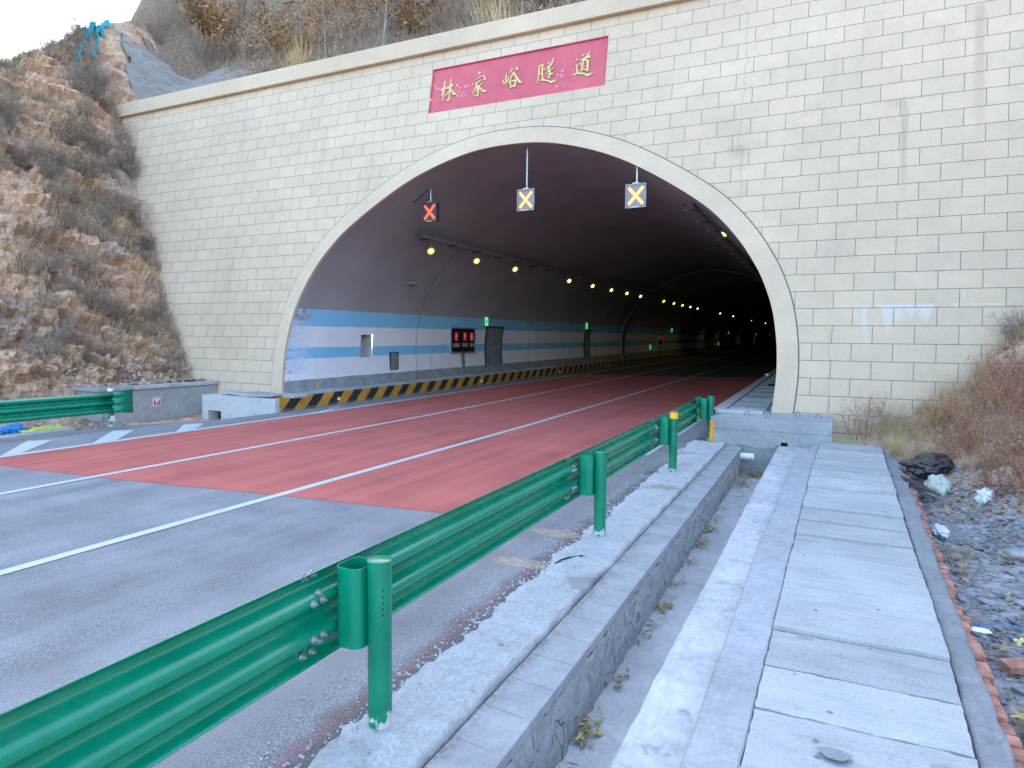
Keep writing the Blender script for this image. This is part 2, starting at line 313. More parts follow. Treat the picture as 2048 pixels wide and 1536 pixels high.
def m_lining():
    m, nt, b = new_mat("tunnel_lining"); v = coords(nt)
    x, y, z0 = sep(nt, v)
    z = mth(nt, 'SUBTRACT', z0, mth(nt, 'MULTIPLY', mth(nt, 'MAXIMUM', y, 0.0), GRADE + 0.001))
    w1 = mth(nt, 'MULTIPLY', mth(nt, 'SUBTRACT', noise(nt, v, 1.1, 3), 0.5), 0.05)
    z = mth(nt, 'ADD', z, w1)
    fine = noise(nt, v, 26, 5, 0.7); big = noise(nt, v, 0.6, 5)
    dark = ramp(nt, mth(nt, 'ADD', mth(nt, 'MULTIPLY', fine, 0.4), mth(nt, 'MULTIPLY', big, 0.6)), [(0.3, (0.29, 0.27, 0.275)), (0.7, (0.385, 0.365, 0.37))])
    white = ramp(nt, big, [(0.3, (0.78, 0.76, 0.80)), (0.7, (0.86, 0.84, 0.87))])
    blue = ramp(nt, big, [(0.3, (0.22, 0.53, 0.78)), (0.7, (0.27, 0.60, 0.84))])
    grey = ramp(nt, mth(nt, 'ADD', mth(nt, 'MULTIPLY', fine, 0.4), mth(nt, 'MULTIPLY', noise(nt, v, 2.2, 6), 0.6)), [(0.3, (0.20, 0.205, 0.215)), (0.7, (0.40, 0.41, 0.43))])
    front = step(nt, y, 1.75, 0.75)
    brushy = noise(nt, coords(nt, (1, 2.0, 7)), 1.6, 5, 0.7)
    smear = mth(nt, 'MULTIPLY', front, step(nt, brushy, 0.36, 0.60))
    c = white
    def band(lo, hi): return mth(nt, 'MULTIPLY', step(nt, z, lo - 0.012, lo + 0.012), step(nt, z, hi + 0.012, hi - 0.012))
    c = mix(nt, mth(nt, 'MULTIPLY', band(1.45, 1.83), mth(nt, 'SUBTRACT', 1.0, mth(nt, 'MULTIPLY', smear, 0.75))), c, blue)
    c = mix(nt, mth(nt, 'MULTIPLY', band(2.56, 3.14), mth(nt, 'SUBTRACT', 1.0, mth(nt, 'MULTIPLY', smear, 0.75))), c, blue)
    c = mix(nt, mth(nt, 'MULTIPLY', mth(nt, 'MULTIPLY', smear, band(0.95, 3.0)), 0.45), c, (0.28, 0.52, 0.78))
    pk = mth(nt, 'MULTIPLY', mth(nt, 'MULTIPLY', step(nt, y, 0.75, 0.35), step(nt, noise(nt, v, 9, 5, 0.7), 0.56, 0.60)), band(0.4, 2.7))
    c = mix(nt, pk, c, (0.10, 0.095, 0.10))
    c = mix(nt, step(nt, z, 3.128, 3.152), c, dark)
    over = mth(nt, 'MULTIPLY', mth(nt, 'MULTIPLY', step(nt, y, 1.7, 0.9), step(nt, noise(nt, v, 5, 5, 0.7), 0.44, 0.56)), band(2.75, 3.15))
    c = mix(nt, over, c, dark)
    c = mix(nt, step(nt, z, 0.745, 0.725), c, grey)
    # drip stains on the white dado
    dr = mth(nt, 'MULTIPLY', step(nt, noise(nt, coords(nt, (1, 3.0, 0.25)), 1.4, 5, 0.65), 0.58, 0.72), band(0.75, 1.6))
    c = mix(nt, mth(nt, 'MULTIPLY', dr, 0.45), c, (0.33, 0.33, 0.35))
    spl = mth(nt, 'MULTIPLY', step(nt, noise(nt, v, 11, 5, 0.75), 0.62, 0.68), mth(nt, 'MULTIPLY', band(0.2, 0.75), step(nt, y, 6.0, 1.0)))
    c = mix(nt, mth(nt, 'MULTIPLY', spl, 0.7), c, (0.62, 0.63, 0.66))
    # pour joints between lining rings
    jy = mth(nt, 'ABSOLUTE', mth(nt, 'SUBTRACT', mth(nt, 'FRACT', mth(nt, 'DIVIDE', mth(nt, 'SUBTRACT', y, 2.0), 12.0)), 0.5))
    c = mix(nt, mth(nt, 'MULTIPLY', step(nt, jy, 0.0035, 0.0012), 0.5), c, (0.05, 0.05, 0.05))
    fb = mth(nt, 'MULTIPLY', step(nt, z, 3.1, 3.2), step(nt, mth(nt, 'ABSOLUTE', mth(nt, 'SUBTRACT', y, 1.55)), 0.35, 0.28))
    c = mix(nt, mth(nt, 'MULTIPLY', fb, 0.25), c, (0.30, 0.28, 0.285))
    setc(nt, b, c, 0.75, 0.3); bump(nt, b, fine, 0.5, 0.015); return m
def m_hazard():
    m, nt, b = new_mat("hazard_stripes"); v = coords(nt); x, y, z0 = sep(nt, v)
    z = mth(nt, 'SUBTRACT', z0, mth(nt, 'MULTIPLY', mth(nt, 'MAXIMUM', y, 0.0), GRADE))
    s = mth(nt, 'FRACT', mth(nt, 'ADD', mth(nt, 'SUBTRACT', y, mth(nt, 'MULTIPLY', z, 1.0)), 9.9))
    wob = mth(nt, 'MULTIPLY', mth(nt, 'SUBTRACT', noise(nt, v, 7, 3), 0.5), 0.03)
    k = mth(nt, 'MULTIPLY', step(nt, mth(nt, 'ADD', s, wob), 0.02, 0.04), step(nt, mth(nt, 'ADD', s, wob), 0.53, 0.51))
    d = noise(nt, v, 4, 6, 0.7)
    yel = ramp(nt, d, [(0.3, (0.42, 0.20, 0.03)), (0.6, (0.62, 0.31, 0.045))])
    blk = ramp(nt, d, [(0.3, (0.018, 0.018, 0.02)), (0.7, (0.05, 0.05, 0.055))])
    c = mix(nt, k, yel, blk)
    c = mix(nt, mth(nt, 'MULTIPLY', step(nt, z, 0.02, -0.09), 0.45), c, (0.30, 0.27, 0.24))
    c = mix(nt, mth(nt, 'MULTIPLY', step(nt, noise(nt, v, 14, 5, 0.75), 0.64, 0.70), 0.6), c, (0.30, 0.27, 0.22))
    setc(nt, b, c, 0.7, 0.3); bump(nt, b, d, 0.2); return m
def m_rock(name="rock", warm=1.0):
    m, nt, b = new_mat(name)
    v = coords(nt); vs = coords(nt, (1, 1, 1), rot=(R(25), R(38), R(10)))
    big = noise(nt, v, 0.28, 5, 0.6, 0.6); mid = noise(nt, vs, 1.1, 6, 0.65, 0.4)
    lay = noise(nt, coords(nt, (0.6, 0.6, 4.5), rot=(R(20), R(42), 0)), 1.0, 6, 0.65, 0.5)
    fine = noise(nt, v, 14, 6, 0.75)
    c = ramp(nt, mth(nt, 'ADD', mth(nt, 'MULTIPLY', mid, 0.5), mth(nt, 'MULTIPLY', lay, 0.5)),
             [(0.33, (0.20, 0.14, 0.105)), (0.44, (0.40, 0.28, 0.19)), (0.53, (0.52, 0.38, 0.26)), (0.66, (0.60, 0.49, 0.39))])
    gre = ramp(nt, mid, [(0.3, (0.26, 0.235, 0.22)), (0.7, (0.50, 0.45, 0.43))])
    c = mix(nt, step(nt, big, 0.50, 0.66), c, gre)
    pink = step(nt, noise(nt, coords(nt, loc=(7, 3, 1)), 0.45, 4), 0.54, 0.66)
    c = mix(nt, mth(nt, 'MULTIPLY', pink, 0.6), c, (0.56, 0.41, 0.34))
    rust = step(nt, noise(nt, coords(nt, loc=(2, 9, 4)), 0.9, 5, 0.6), 0.58, 0.70)
    c = mix(nt, mth(nt, 'MULTIPLY', rust, 0.7), c, (0.44, 0.25, 0.12))
    c = mix(nt, 0.55, c, ramp(nt, fine, [(0.3, 0.12), (0.5, 0.5), (0.72, 0.88)]), 'OVERLAY')
    vo = nd(nt, 'ShaderNodeTexVoronoi', {'Vector': coords(nt, (1, 1, 2.2), rot=(R(20), R(42), 0)), 'Scale': 2.6, 'Randomness': 1.0}, feature='DISTANCE_TO_EDGE')
    crack = mth(nt, 'MULTIPLY', step(nt, vo.outputs['Distance'], 0.05, 0.0), step(nt, fine, 0.4, 0.6))
    c = mix(nt, mth(nt, 'MULTIPLY', crack, 0.6), c, (0.06, 0.045, 0.035))
    # dead plant litter lying on the gentler parts
    lit = step(nt, noise(nt, coords(nt, loc=(1, 5, 8)), 0.6, 6, 0.7), 0.52, 0.62)
    c = mix(nt, mth(nt, 'MULTIPLY', lit, 0.75), c, ramp(nt, fine, [(0.35, (0.17, 0.135, 0.10)), (0.65, (0.36, 0.29, 0.22))]))
    if warm != 1.0: c = mix(nt, 1 - warm, c, (0.46, 0.36, 0.32))
    c = nd(nt, 'ShaderNodeHueSaturation', {'Color': c, 'Saturation': 0.84, 'Value': 1.20}).outputs[0]
    c = mix(nt, 1.0, c, (1.06, 0.90, 0.80), 'MULTIPLY')
    setc(nt, b, c, 0.95, 0.15); bump(nt, b, mth(nt, 'ADD', fine, mid), 0.9, 0.06); return m
def m_hillground():
    m, nt, b = new_mat("hill_litter"); v = coords(nt)
    a = noise(nt, v, 0.5, 6, 0.65); f = noise(nt, coords(nt, (1, 1, 0.5)), 9, 6, 0.75)
    c = ramp(nt, f, [(0.3, (0.13, 0.11, 0.095)), (0.5, (0.27, 0.225, 0.175)), (0.72, (0.46, 0.385, 0.28))])
    c = mix(nt, mth(nt, 'MULTIPLY', step(nt, a, 0.48, 0.62), 0.65), c, ramp(nt, f, [(0.3, (0.16, 0.12, 0.08)), (0.7, (0.46, 0.38, 0.24))]))
    c = mix(nt, mth(nt, 'MULTIPLY', step(nt, noise(nt, coords(nt, loc=(4, 4, 4)), 0.8, 5), 0.58, 0.66), 0.8), c, (0.36, 0.27, 0.19))
    c = mix(nt, 1.0, c, (1.05, 0.90, 0.84), 'MULTIPLY')
    setc(nt, b, c, 1.0, 0.1); bump(nt, b, f, 1.0, 0.12); return m
def m_shotcrete():
    m, nt, b = new_mat("sprayed_concrete"); v = coords(nt)
    rip = noise(nt, coords(nt, (0.8, 0.8, 5.0)), 1.5, 6, 0.7, 0.8); f = noise(nt, v, 9, 5, 0.7)
    c = ramp(nt, mth(nt, 'ADD', mth(nt, 'MULTIPLY', rip, 0.6), mth(nt, 'MULTIPLY', f, 0.4)), [(0.36, (0.22, 0.195, 0.175)), (0.62, (0.42, 0.375, 0.335))])
    setc(nt, b, c, 0.95, 0.15); bump(nt, b, mth(nt, 'ADD', rip, f), 0.9, 0.10); return m
def m_cement():
    m, nt, b = new_mat("white_cement"); v = coords(nt)
    f = noise(nt, v, 38, 5, 0.75); mid = noise(nt, v, 4, 5, 0.6); big = noise(nt, v, 1.0, 4)
    c = ramp(nt, f, [(0.28, (0.38, 0.38, 0.385)), (0.55, (0.58, 0.58, 0.585)), (0.75, (0.68, 0.68, 0.685))])
    c = mix(nt, mth(nt, 'MULTIPLY', step(nt, big, 0.55, 0.66), 0.65), c, (0.30, 0.27, 0.245))
    c = mix(nt, mth(nt, 'MULTIPLY', step(nt, mid, 0.60, 0.72), 0.55), c, (0.24, 0.225, 0.22))
    setc(nt, b, c, 0.95, 0.2); bump(nt, b, mth(nt, 'ADD', f, mid), 0.9, 0.025); return m
def m_stonewall():
    m, nt, b = new_mat("rubble_stonework"); v = coords(nt, (1, 1.0, 1.0))
    wv = noise(nt, v, 3, 3); 
    vv = nd(nt, 'ShaderNodeVectorMath', {0: coords(nt, (0.4, 4.6, 3.4)), 1: nd(nt, 'ShaderNodeCombineXYZ', {0: 0.0, 1: wv, 2: wv}).outputs[0]}, operation='ADD').outputs[0]
    vo = nd(nt, 'ShaderNodeTexVoronoi', {'Vector': vv, 'Scale': 1.0}, feature='DISTANCE_TO_EDGE').outputs['Distance']
    ce = nd(nt, 'ShaderNodeTexVoronoi', {'Vector': vv, 'Scale': 1.0})
    hue = nd(nt, 'ShaderNodeSeparateXYZ', {0: ce.outputs['Color']}).outputs[0]
    f = noise(nt, v, 22, 5, 0.7)
    st = ramp(nt, hue, [(0.0, (0.17, 0.17, 0.19)), (0.5, (0.31, 0.31, 0.33)), (0.8, (0.42, 0.41, 0.41)), (0.9, (0.36, 0.22, 0.14)), (1.0, (0.30, 0.29, 0.30))])
    st = mix(nt, 0.4, st, ramp(nt, f, [(0.3, 0.2), (0.7, 0.8)]), 'OVERLAY')
    mor = ramp(nt, f, [(0.3, (0.36, 0.355, 0.35)), (0.7, (0.50, 0.50, 0.50))])
    k = step(nt, mth(nt, 'ADD', vo, mth(nt, 'MULTIPLY', mth(nt, 'SUBTRACT', f, 0.5), 0.14)), 0.13, 0.18)
    c = mix(nt, mth(nt, 'MULTIPLY', mth(nt, 'MULTIPLY', k, 0.8), step(nt, hue, 0.25, 0.6)), mor, st)
    ed = mth(nt, 'MULTIPLY', step(nt, mth(nt, 'ABSOLUTE', mth(nt, 'SUBTRACT', vo, 0.15)), 0.05, 0.01), mth(nt, 'MULTIPLY', step(nt, noise(nt, v, 2.3, 3), 0.42, 0.6), 0.6))
    c = mix(nt, ed, c, (0.09, 0.09, 0.095))
    setc(nt, b, c, 0.9, 0.2); bump(nt, b, mth(nt, 'ADD', mth(nt, 'MULTIPLY', k, -0.6), f), 0.7, 0.03); return m
def m_coping_tiles():
    m, nt, b = new_mat("kerb_top_blocks"); v = coords(nt); x, y, z = sep(nt, v)
    f = noise(nt, v, 30, 5, 0.7); mid = noise(nt, v, 3.5, 5)
    c = ramp(nt, mth(nt, 'ADD', mth(nt, 'MULTIPLY', mid, 0.6), mth(nt, 'MULTIPLY', f, 0.4)), [(0.34, (0.27, 0.265, 0.27)), (0.62, (0.40, 0.40, 0.405))])
    c = mix(nt, mth(nt, 'MULTIPLY', step(nt, noise(nt, v, 26, 4, 0.7), 0.64, 0.70), 0.7), c, (0.25, 0.22, 0.20))
    dirt = mth(nt, 'MULTIPLY', step(nt, mth(nt, 'ADD', x, mth(nt, 'MULTIPLY', mth(nt, 'SUBTRACT', mid, 0.5), 0.22)), -1.68, -1.77), step(nt, noise(nt, v, 34, 4, 0.7), 0.42, 0.6))
    c = mix(nt, mth(nt, 'MULTIPLY', dirt, 0.75), c, (0.22, 0.18, 0.15))
    yy = mth(nt, 'ADD', mth(nt, 'DIVIDE', y, 0.36), mth(nt, 'MULTIPLY', x, 0.35))
    j = mth(nt, 'ABSOLUTE', mth(nt, 'SUBTRACT', mth(nt, 'FRACT', yy), 0.5))
    jk = mth(nt, 'MULTIPLY', step(nt, j, 0.022, 0.008), step(nt, noise(nt, v, 6, 3), 0.36, 0.48))
    c = mix(nt, mth(nt, 'MULTIPLY', jk, 0.7), c, (0.22, 0.21, 0.21))
    setc(nt, b, c, 0.9, 0.25); bump(nt, b, mth(nt, 'SUBTRACT', f, jk), 0.35, 0.01); return m
def m_green():
    m, nt, b = new_mat("green_enamel"); v = coords(nt)
    d = noise(nt, v, 5, 5, 0.6); sc_ = noise(nt, v, 70, 3, 0.7)
    c = ramp(nt, d, [(0.3, (0.0, 0.205, 0.108)), (0.7, (0.0, 0.25, 0.135))])
    c = mix(nt, mth(nt, 'MULTIPLY', step(nt, noise(nt, coords(nt, (1, 0.6, 2)), 23, 4, 0.8), 0.77, 0.80), 0.7), c, (0.45, 0.55, 0.52))
    c = mix(nt, mth(nt, 'MULTIPLY', step(nt, noise(nt, v, 1.6, 5, 0.7), 0.56, 0.74), 0.10), c, (0.22, 0.30, 0.27))
    setc(nt, b, c, ramp(nt, d, [(0.3, 0.17), (0.7, 0.32)]), 0.55); return m
M = {}
M['asphalt'] = m_asphalt(); M['red'] = m_red(); M['line'] = m_line()
M['facade'] = m_facade(); M['band'] = m_facade(False, "cream_render")
M['joint'] = plain("joint_paint", (0.135, 0.135, 0.135), 0.7)
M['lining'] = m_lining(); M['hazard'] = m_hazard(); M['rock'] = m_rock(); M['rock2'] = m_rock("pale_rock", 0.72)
M['hillground'] = m_hillground(); M['shot'] = m_shotcrete(); M['cement'] = m_cement(); M['stonewall'] = m_stonewall(); M['kerbtop'] = m_coping_tiles()
M['conc'] = concrete("pale_concrete", (0.30, 0.305, 0.315), (0.42, 0.425, 0.435), 3.0, 0.30)
M['slab'] = m_slab()
M['mortar'] = concrete("rough_mortar", (0.20, 0.205, 0.21), (0.30, 0.305, 0.31), 4.0, 0.3, 0.8, False, 45)
M['ledge'] = concrete("mottled_screed", (0.30, 0.295, 0.30), (0.50, 0.495, 0.495), 3.4, 0.62, 0.5)
M['floor'] = concrete("dusty_floor", (0.38, 0.355, 0.35), (0.54, 0.52, 0.515), 2.0, 0.45, 0.4)
M['oldconc'] = concrete("weathered_concrete", (0.26, 0.255, 0.255), (0.38, 0.375, 0.37), 2.2, 0.5)
M['dim'] = concrete("dusty_grey_concrete", (0.30, 0.30, 0.30), (0.44, 0.44, 0.435), 2.2, 0.4)
M['green'] = m_green()
M['zinc'] = plain("galvanised_steel", (0.45, 0.47, 0.48), 0.4, 0.2, 12, 0, 0.5, 0.7)
M['dkmetal'] = plain("dark_steel", (0.055, 0.057, 0.06), 0.5, 0.3, 9, 0, 0.5, 0.3)
M['greymetal'] = plain("grey_painted_steel", (0.22, 0.235, 0.24), 0.55, 0.25, 5, 0.1)
M['black'] = plain("black_plastic", (0.012, 0.012, 0.014), 0.4, 0.2)
M['bag'] = plain("black_bin_bag", (0.014, 0.016, 0.022), 0.25, 0.3, 6, 0, 0.6)
M['white'] = plain("white_plastic", (0.74, 0.76, 0.78), 0.5, 0.1, 5)
M['paper'] = plain("pale_plastic_bag", (0.55, 0.58, 0.66), 0.6, 0.25, 9)
M['palegreen'] = plain("pale_green_sacking", (0.42, 0.47, 0.39), 0.85, 0.2, 9, 0.4)
M['brick'] = plain("red_brick", (0.40, 0.195, 0.145), 0.9, 0.45, 9, 0.6, 0.2, 0, 0.25)
M['stone'] = plain("grey_shale", (0.36, 0.355, 0.36), 0.9, 0.45, 3.0, 0.4, 0.2, 0, 0.3)
M['browst'] = plain("brown_rubble", (0.46, 0.34, 0.26), 0.9, 0.5, 4, 0.5, 0.2, 0, 0.3)
M['gravelbed'] = plain("shale_dust", (0.25, 0.245, 0.25), 1.0, 0.5, 7, 1.0, 0.1)
M['dirt'] = plain("brown_dirt", (0.23, 0.185, 0.145), 1.0, 0.45, 3, 1.0, 0.1)
M['twig'] = plain("grey_twigs", (0.31, 0.235, 0.185), 0.9, 0.5, 2, 0, 0.1, 0, 0.3)
M['redtwig'] = plain("reddish_stems", (0.36, 0.185, 0.125), 0.9, 0.4, 3, 0, 0.1, 0, 0.25)
M['straw'] = plain("dry_straw", (0.58, 0.43, 0.25), 0.9, 0.4, 2.5, 0, 0.1, 0, 0.25)
M['strawg'] = plain("olive_straw", (0.48, 0.36, 0.215), 0.9, 0.4, 2.5, 0, 0.1, 0, 0.25)
M['leafor'] = plain("rusty_leaves", (0.36, 0.195, 0.085), 0.8, 0.45, 2, 0, 0.2, 0, 0.25)
M['leafbr'] = plain("brown_leaves", (0.32, 0.23, 0.16), 0.8, 0.45, 2, 0, 0.2, 0, 0.25)
M['leafye'] = plain("yellow_leaves", (0.50, 0.42, 0.18), 0.7, 0.4, 9, 0, 0.2, 0, 0.3)
M['bark'] = plain("pale_bark", (0.27, 0.23, 0.20), 0.9, 0.35, 6, 0.5, 0.1)
M['signred'] = None
def m_plaque():
    m, nt, b = new_mat("crimson_plaque"); v = coords(nt)
    d = noise(nt, v, 1.3, 5); x, y, z = sep(nt, v)
    c = ramp(nt, d, [(0.3, (0.50, 0.080, 0.105)), (0.7, (0.60, 0.120, 0.145))])
    ch = mth(nt, 'MULTIPLY', step(nt, noise(nt, coords(nt, (3, 1, 4.2)), 3.0, 5, 0.7), 0.60, 0.62), step(nt, noise(nt, coords(nt, loc=(3, 0, 1)), 0.7, 2), 0.46, 0.56))
    ch = mth(nt, 'MULTIPLY', ch, step(nt, z, 10.3, 10.0))
    c = mix(nt, mth(nt, 'MULTIPLY', ch, 0.9), c, (0.82, 0.62, 0.68))
    setc(nt, b, c, 0.5, 0.4); return m
M['plaque'] = m_plaque()
M['gold'] = plain("faded_gold", (0.70, 0.50, 0.22), 0.5, 0.12, 8)
M['golddark'] = plain("dark_gold_edge", (0.22, 0.13, 0.06), 0.7)  # darker outline around each gold stroke
M['orange'] = plain("orange_paint", (0.72, 0.33, 0.04), 0.6, 0.2, 7)
M['reflyel'] = plain("yellow_reflective", (0.85, 0.50, 0.02), 0.3, 0.12, 30)
M['reflred'] = plain("red_reflective", (0.60, 0.06, 0.04), 0.35)
M['signr'] = plain("red_sign_paint", (0.66, 0.05, 0.06), 0.45, 0.12)
M['net'] = plain("teal_debris_net", (0.02, 0.28, 0.33), 0.8, 0.4, 4)
M['yelsack'] = plain("yellow_sacking", (0.52, 0.52, 0.10), 0.8, 0.25, 6)
M['bluesack'] = plain("blue_plastic", (0.03, 0.25, 0.62), 0.5, 0.25, 6)
M['lamp'] = glow("lamp_lens", (1.0, 0.88, 0.30), 0.9); M['lamprim'] = glow("lamp_halo", (1.0, 0.74, 0.02), 0.105)  # bright lens core, plus a dim emissive ring painting its yellow halo
M['kerblamp'] = glow("kerb_lamp_lens", (1.0, 0.42, 0.05), 0.16)
M['ledx'] = glow("led_orange", (1.0, 0.46, 0.14), 0.15, (0.6, 0.3, 0.1)); M['ledr'] = glow("led_red", (1.0, 0.13, 0.02), 0.16, (0.5, 0.1, 0.05))
M['ledpanel'] = plain("pale_led_screen", (0.26, 0.20, 0.19), 0.35, 0.12, 20); M['ledpaneld'] = plain("dark_led_screen", (0.10, 0.03, 0.05), 0.35, 0.2, 20)
M['exitg'] = glow("green_light_box", (0.28, 1.0, 0.50), 0.115, (0.2, 0.5, 0.3)); M['exitedge'] = glow("green_box_edge", (0.0, 0.55, 0.2), 0.02, (0.0, 0.25, 0.1))
M['redglow'] = glow("red_pictogram", (1.0, 0.05, 0.10), 0.035, (0.5, 0.02, 0.03))
# ================================================================== terrain
LPROF = [(15.0,-0.42),(16.4,-0.40),(17.2,-0.50),(19.6,-0.42),(20.0,0.2),(20.2,0.72),(20.7,1.33),(22.2,3.33),(23.1,5.07),(24.6,7.73),(26.8,11.3),(28.5,14.0),(29.9,16.5),(31.5,19.0),(33.0,21.6),(37,27.5),(44,36.0),(60,50.0)]
RPROF = [(-1.0,-0.16),(0.0,-0.14),(0.35,-0.08),(0.63,0.14),(1.19,0.34),(1.83,0.69),(2.44,1.14),(2.95,1.62),(3.28,2.09),(3.68,2.5),(6.0,5.2),(10.0,9.0),(16,13)]
def hz(X, Y):
    zl = interp(LPROF, -X)
    cap = 14.9 + 0.9 * (Y - 2.0) if Y > -1.0 else 12.2 + (Y + 1) * 0.25
    cap -= 0.95 * max(0.0, -X - 29.6 - 1.25 * max(0.0, Y - 6.0))
    zl = min(zl, cap)
    if Y > 2.7:
        zl = max(zl, 11.2 + 0.74 * (Y - 2.7) - 0.85 * max(0.0, X + 5.5 + 0.37 * Y))
    return zl
def rzt(X, Y):
    return interp(RPROF, X + 0.30 * min(0.0, Y + 0.3))
def fbm(p, o=4): return mn.fractal(p, 1.0, 2.1, o, noise_basis='PERLIN_ORIGINAL')
ROT = Matrix.Rotation(R(38), 3, 'Y') @ Matrix.Rotation(R(22), 3, 'X')
def rockd(p, s=1.0):
    q = ROT @ p
    d = 0.55 * fbm(p * 0.33, 4)
    c1 = mn.cell(Vector((q.x * 0.9, q.y * 0.7, q.z * 2.4)) + Vector((fbm(p * 0.8, 2), fbm(p * 0.8 + Vector((5, 5, 5)), 2), 0)) * 0.8)
    c2 = mn.cell(Vector((q.x * 2.6, q.y * 2.2, q.z * 7.0)) + Vector((1, 1, 1)) * fbm(p * 2.0, 2) * 1.2)
    c3 = mn.cell(Vector((q.x * 7, q.y * 6, q.z * 15)))
    return (d + 0.30 * c1 + 0.13 * c2 + 0.05 * c3 + 0.10 * fbm(p * 3.1, 3)) * s
def lin(a, b, st):
    n = max(1, int(round(abs(b - a) / st))); return [a + (b - a) * i / n for i in range(n)]
ys = lin(-24, -9, 0.6) + lin(-9, 3.2, 0.10) + lin(3.2, 6.1, 0.16) + [6.1]
xs = lin(-15.9, -19.6, 0.3) + lin(-19.6, -31.5, 0.062) + lin(-31.5, -46, 0.7) + [-46]
rows = []
for Y in ys:
    row = []
    for X in xs:
        z = hz(X, Y); p = Vector((X, Y, z)); k = max(0.0, min(1.0, (-X - 19.7) / 0.9))
        d = rockd(p) * k
        edge = max(0.15, min(1.0, abs(Y - BAT * z) / 0.8)) if Y < 2.6 else 1.0
        d *= edge
        if Y > 2.9 and X < -24: d *= max(0.12, 1 - (Y - 2.9) / 0.9)
        row.append((X + 0.80 * d + 0.06 * fbm(p * 2), Y - 0.18 * d, z + 0.5 * d + (1 - k) * 0.08 * fbm(p * 2.3, 3)))
    rows.append(row)
left_hill = struct(MB().grid(rows, skip=lambda j, i: ys[j] > 0.2 and xs[i] > -19.9).build("hillside", M['rock'], fixn=False, smooth=False))
from mathutils.bvhtree import BVHTree
def bvh_of(o): return BVHTree.FromPolygons([v.co for v in o.data.vertices], [tuple(f.vertices) for f in o.data.polygons])
BV_L = bvh_of(left_hill)
def gz(X, Y):
    h = BV_L.ray_cast(Vector((X, Y, 60)), Vector((0, 0, -1)))
    return h[0].z if h[0] is not None else hz(X, Y)
ys = lin(2.72, 20, 0.45) + lin(20, 80, 1.6); xs = lin(-70, -36, 1.2) + lin(-36, 14, 0.45)
rows = [[(X, Y, hz(X, Y) + 0.5 * fbm(Vector((X, Y, 0)) * 0.35, 4) + 0.18 * fbm(Vector((X, Y, 3)) * 1.6, 3)) for X in xs] for Y in ys]
nyb = len(ys); 
back_hill = struct(MB().grid(rows, skip=lambda j, i: ys[j] < 5.4 and xs[i] < -26.4).build("hill", M['hillground'], smooth=True))
ys = lin(-18, -9, 0.25) + lin(-9, 1.9, 0.085) + [1.9]; xs = lin(0.9, 5.2, 0.065) + lin(5.2, 20, 0.8)
rows = []
for Y in ys:
    row = []
    for X in xs:
        z = rzt(X, Y); p = Vector((X, Y, z)); k = max(0.0, min(1.0, (z - 0.15) / 0.8))
        d = rockd(p * 1.5, 0.6) * k * max(0.1, min(1.0, abs(Y - BAT * z) / 0.6))
        row.append((X - 0.55 * d, Y - 0.3 * d, z + 0.55 * d + (1 - k) * 0.035 * fbm(p * 4, 3)))
    rows.append(row)
right_hill = struct(MB().grid(rows).build("embankment", [M['rock2'], M['gravelbed']]))
me = right_hill.data
for pl in me.polygons:
    c = pl.center
    if c.z < 0.12 and c.y < -1.5: pl.material_index = 1
struct(MB().box(-120, 160, -140, -0.3, -1.6, -0.72).build("ground", M['dirt']))
# ================================================================== road
EDGE = [(-60, -16.1), (-8.0, -16.15), (-5.4, -16.2), (-4.1, -15.4), (-3.0, -14.92), (-1.0, -14.86), (0, -14.9), (240, -14.9)]
yy = lin(-60, -9, 3) + lin(-9, 0, 0.5) + lin(0, 240, 4) + [240]
def sheet(x0f, x1f, ylist, dz, name, mat, nx=2):
    rows = []
    for Y in ylist:
        a, b = x0f(Y), x1f(Y)
        rows.append([(lerp(a, b, i / nx), Y, zr(lerp(a, b, i / nx), Y) + dz) for i in range(nx + 1)])
    return struct(MB().grid(rows).build(name, mat))
def XE(Y): return interp(EDGE, Y)
rows = []
for Y in yy:
    xs_ = [XE(Y), -13.7, -10, -6.8, -3.05, -2.2]
    rows.append([(XE(Y), Y, zr(XE(Y), Y) - 0.35)] + [(x, Y, zr(x, Y)) for x in xs_] + [(-2.19, Y, -0.3 + gr(Y))])
struct(MB().grid(rows).build("road", M['asphalt']))
RY = [(-13.7, -9.62), (-12.3, -9.6), (-9.85, -9.45), (-6.7, -9.12), (-4.5, -8.95), (-3.07, -8.88)]
rows = []
xs_ = [lerp(-13.70, -3.07, i / 24) for i in range(25)]
for t in [i / 40 for i in range(41)]:
    rows.append([(x, lerp(interp(RY, x), 23.6 + (x + 6) * 0.12, t), 0) for x in xs_])
rows = [[(x, y, zr(x, y) + 0.004) for x, y, _ in r] for r in rows]
struct(MB().grid(rows).build("red_road_surface", M['red']))
for xc, wd, y0 in ((-13.74, 0.20, -60), (-10.42, 0.15, -60), (-6.86, 0.15, -60), (-3.03, 0.18, -3.6)):
    y2 = lin(y0, 0, 1.2) + lin(0, 230, 4) + [230]
    sheet(lambda Y: xc - wd / 2, lambda Y: xc + wd / 2, y2, 0.008, "road_line", M['line'], 1)
HA = [((-13.86, -9.08), (-15.43, -7.79), (-15.05, -7.50), (-13.86, -8.72)), ((-13.86, -7.37), (-15.33, -5.97), (-15.04, -5.62), (-13.86, -6.84)), ((-13.86, -5.40), (-14.90, -4.36), (-14.62, -3.99), (-13.86, -4.86)),
      ((-13.86, -11.2), (-15.55, -9.7), (-15.2, -9.35), (-13.86, -10.7))]
for q in HA:
    struct(MB().add([(x, y, zr(x, y) + 0.008) for x, y in q], [(0, 3, 2, 1)]).build("road_chevron", M['line'], fixn=False))
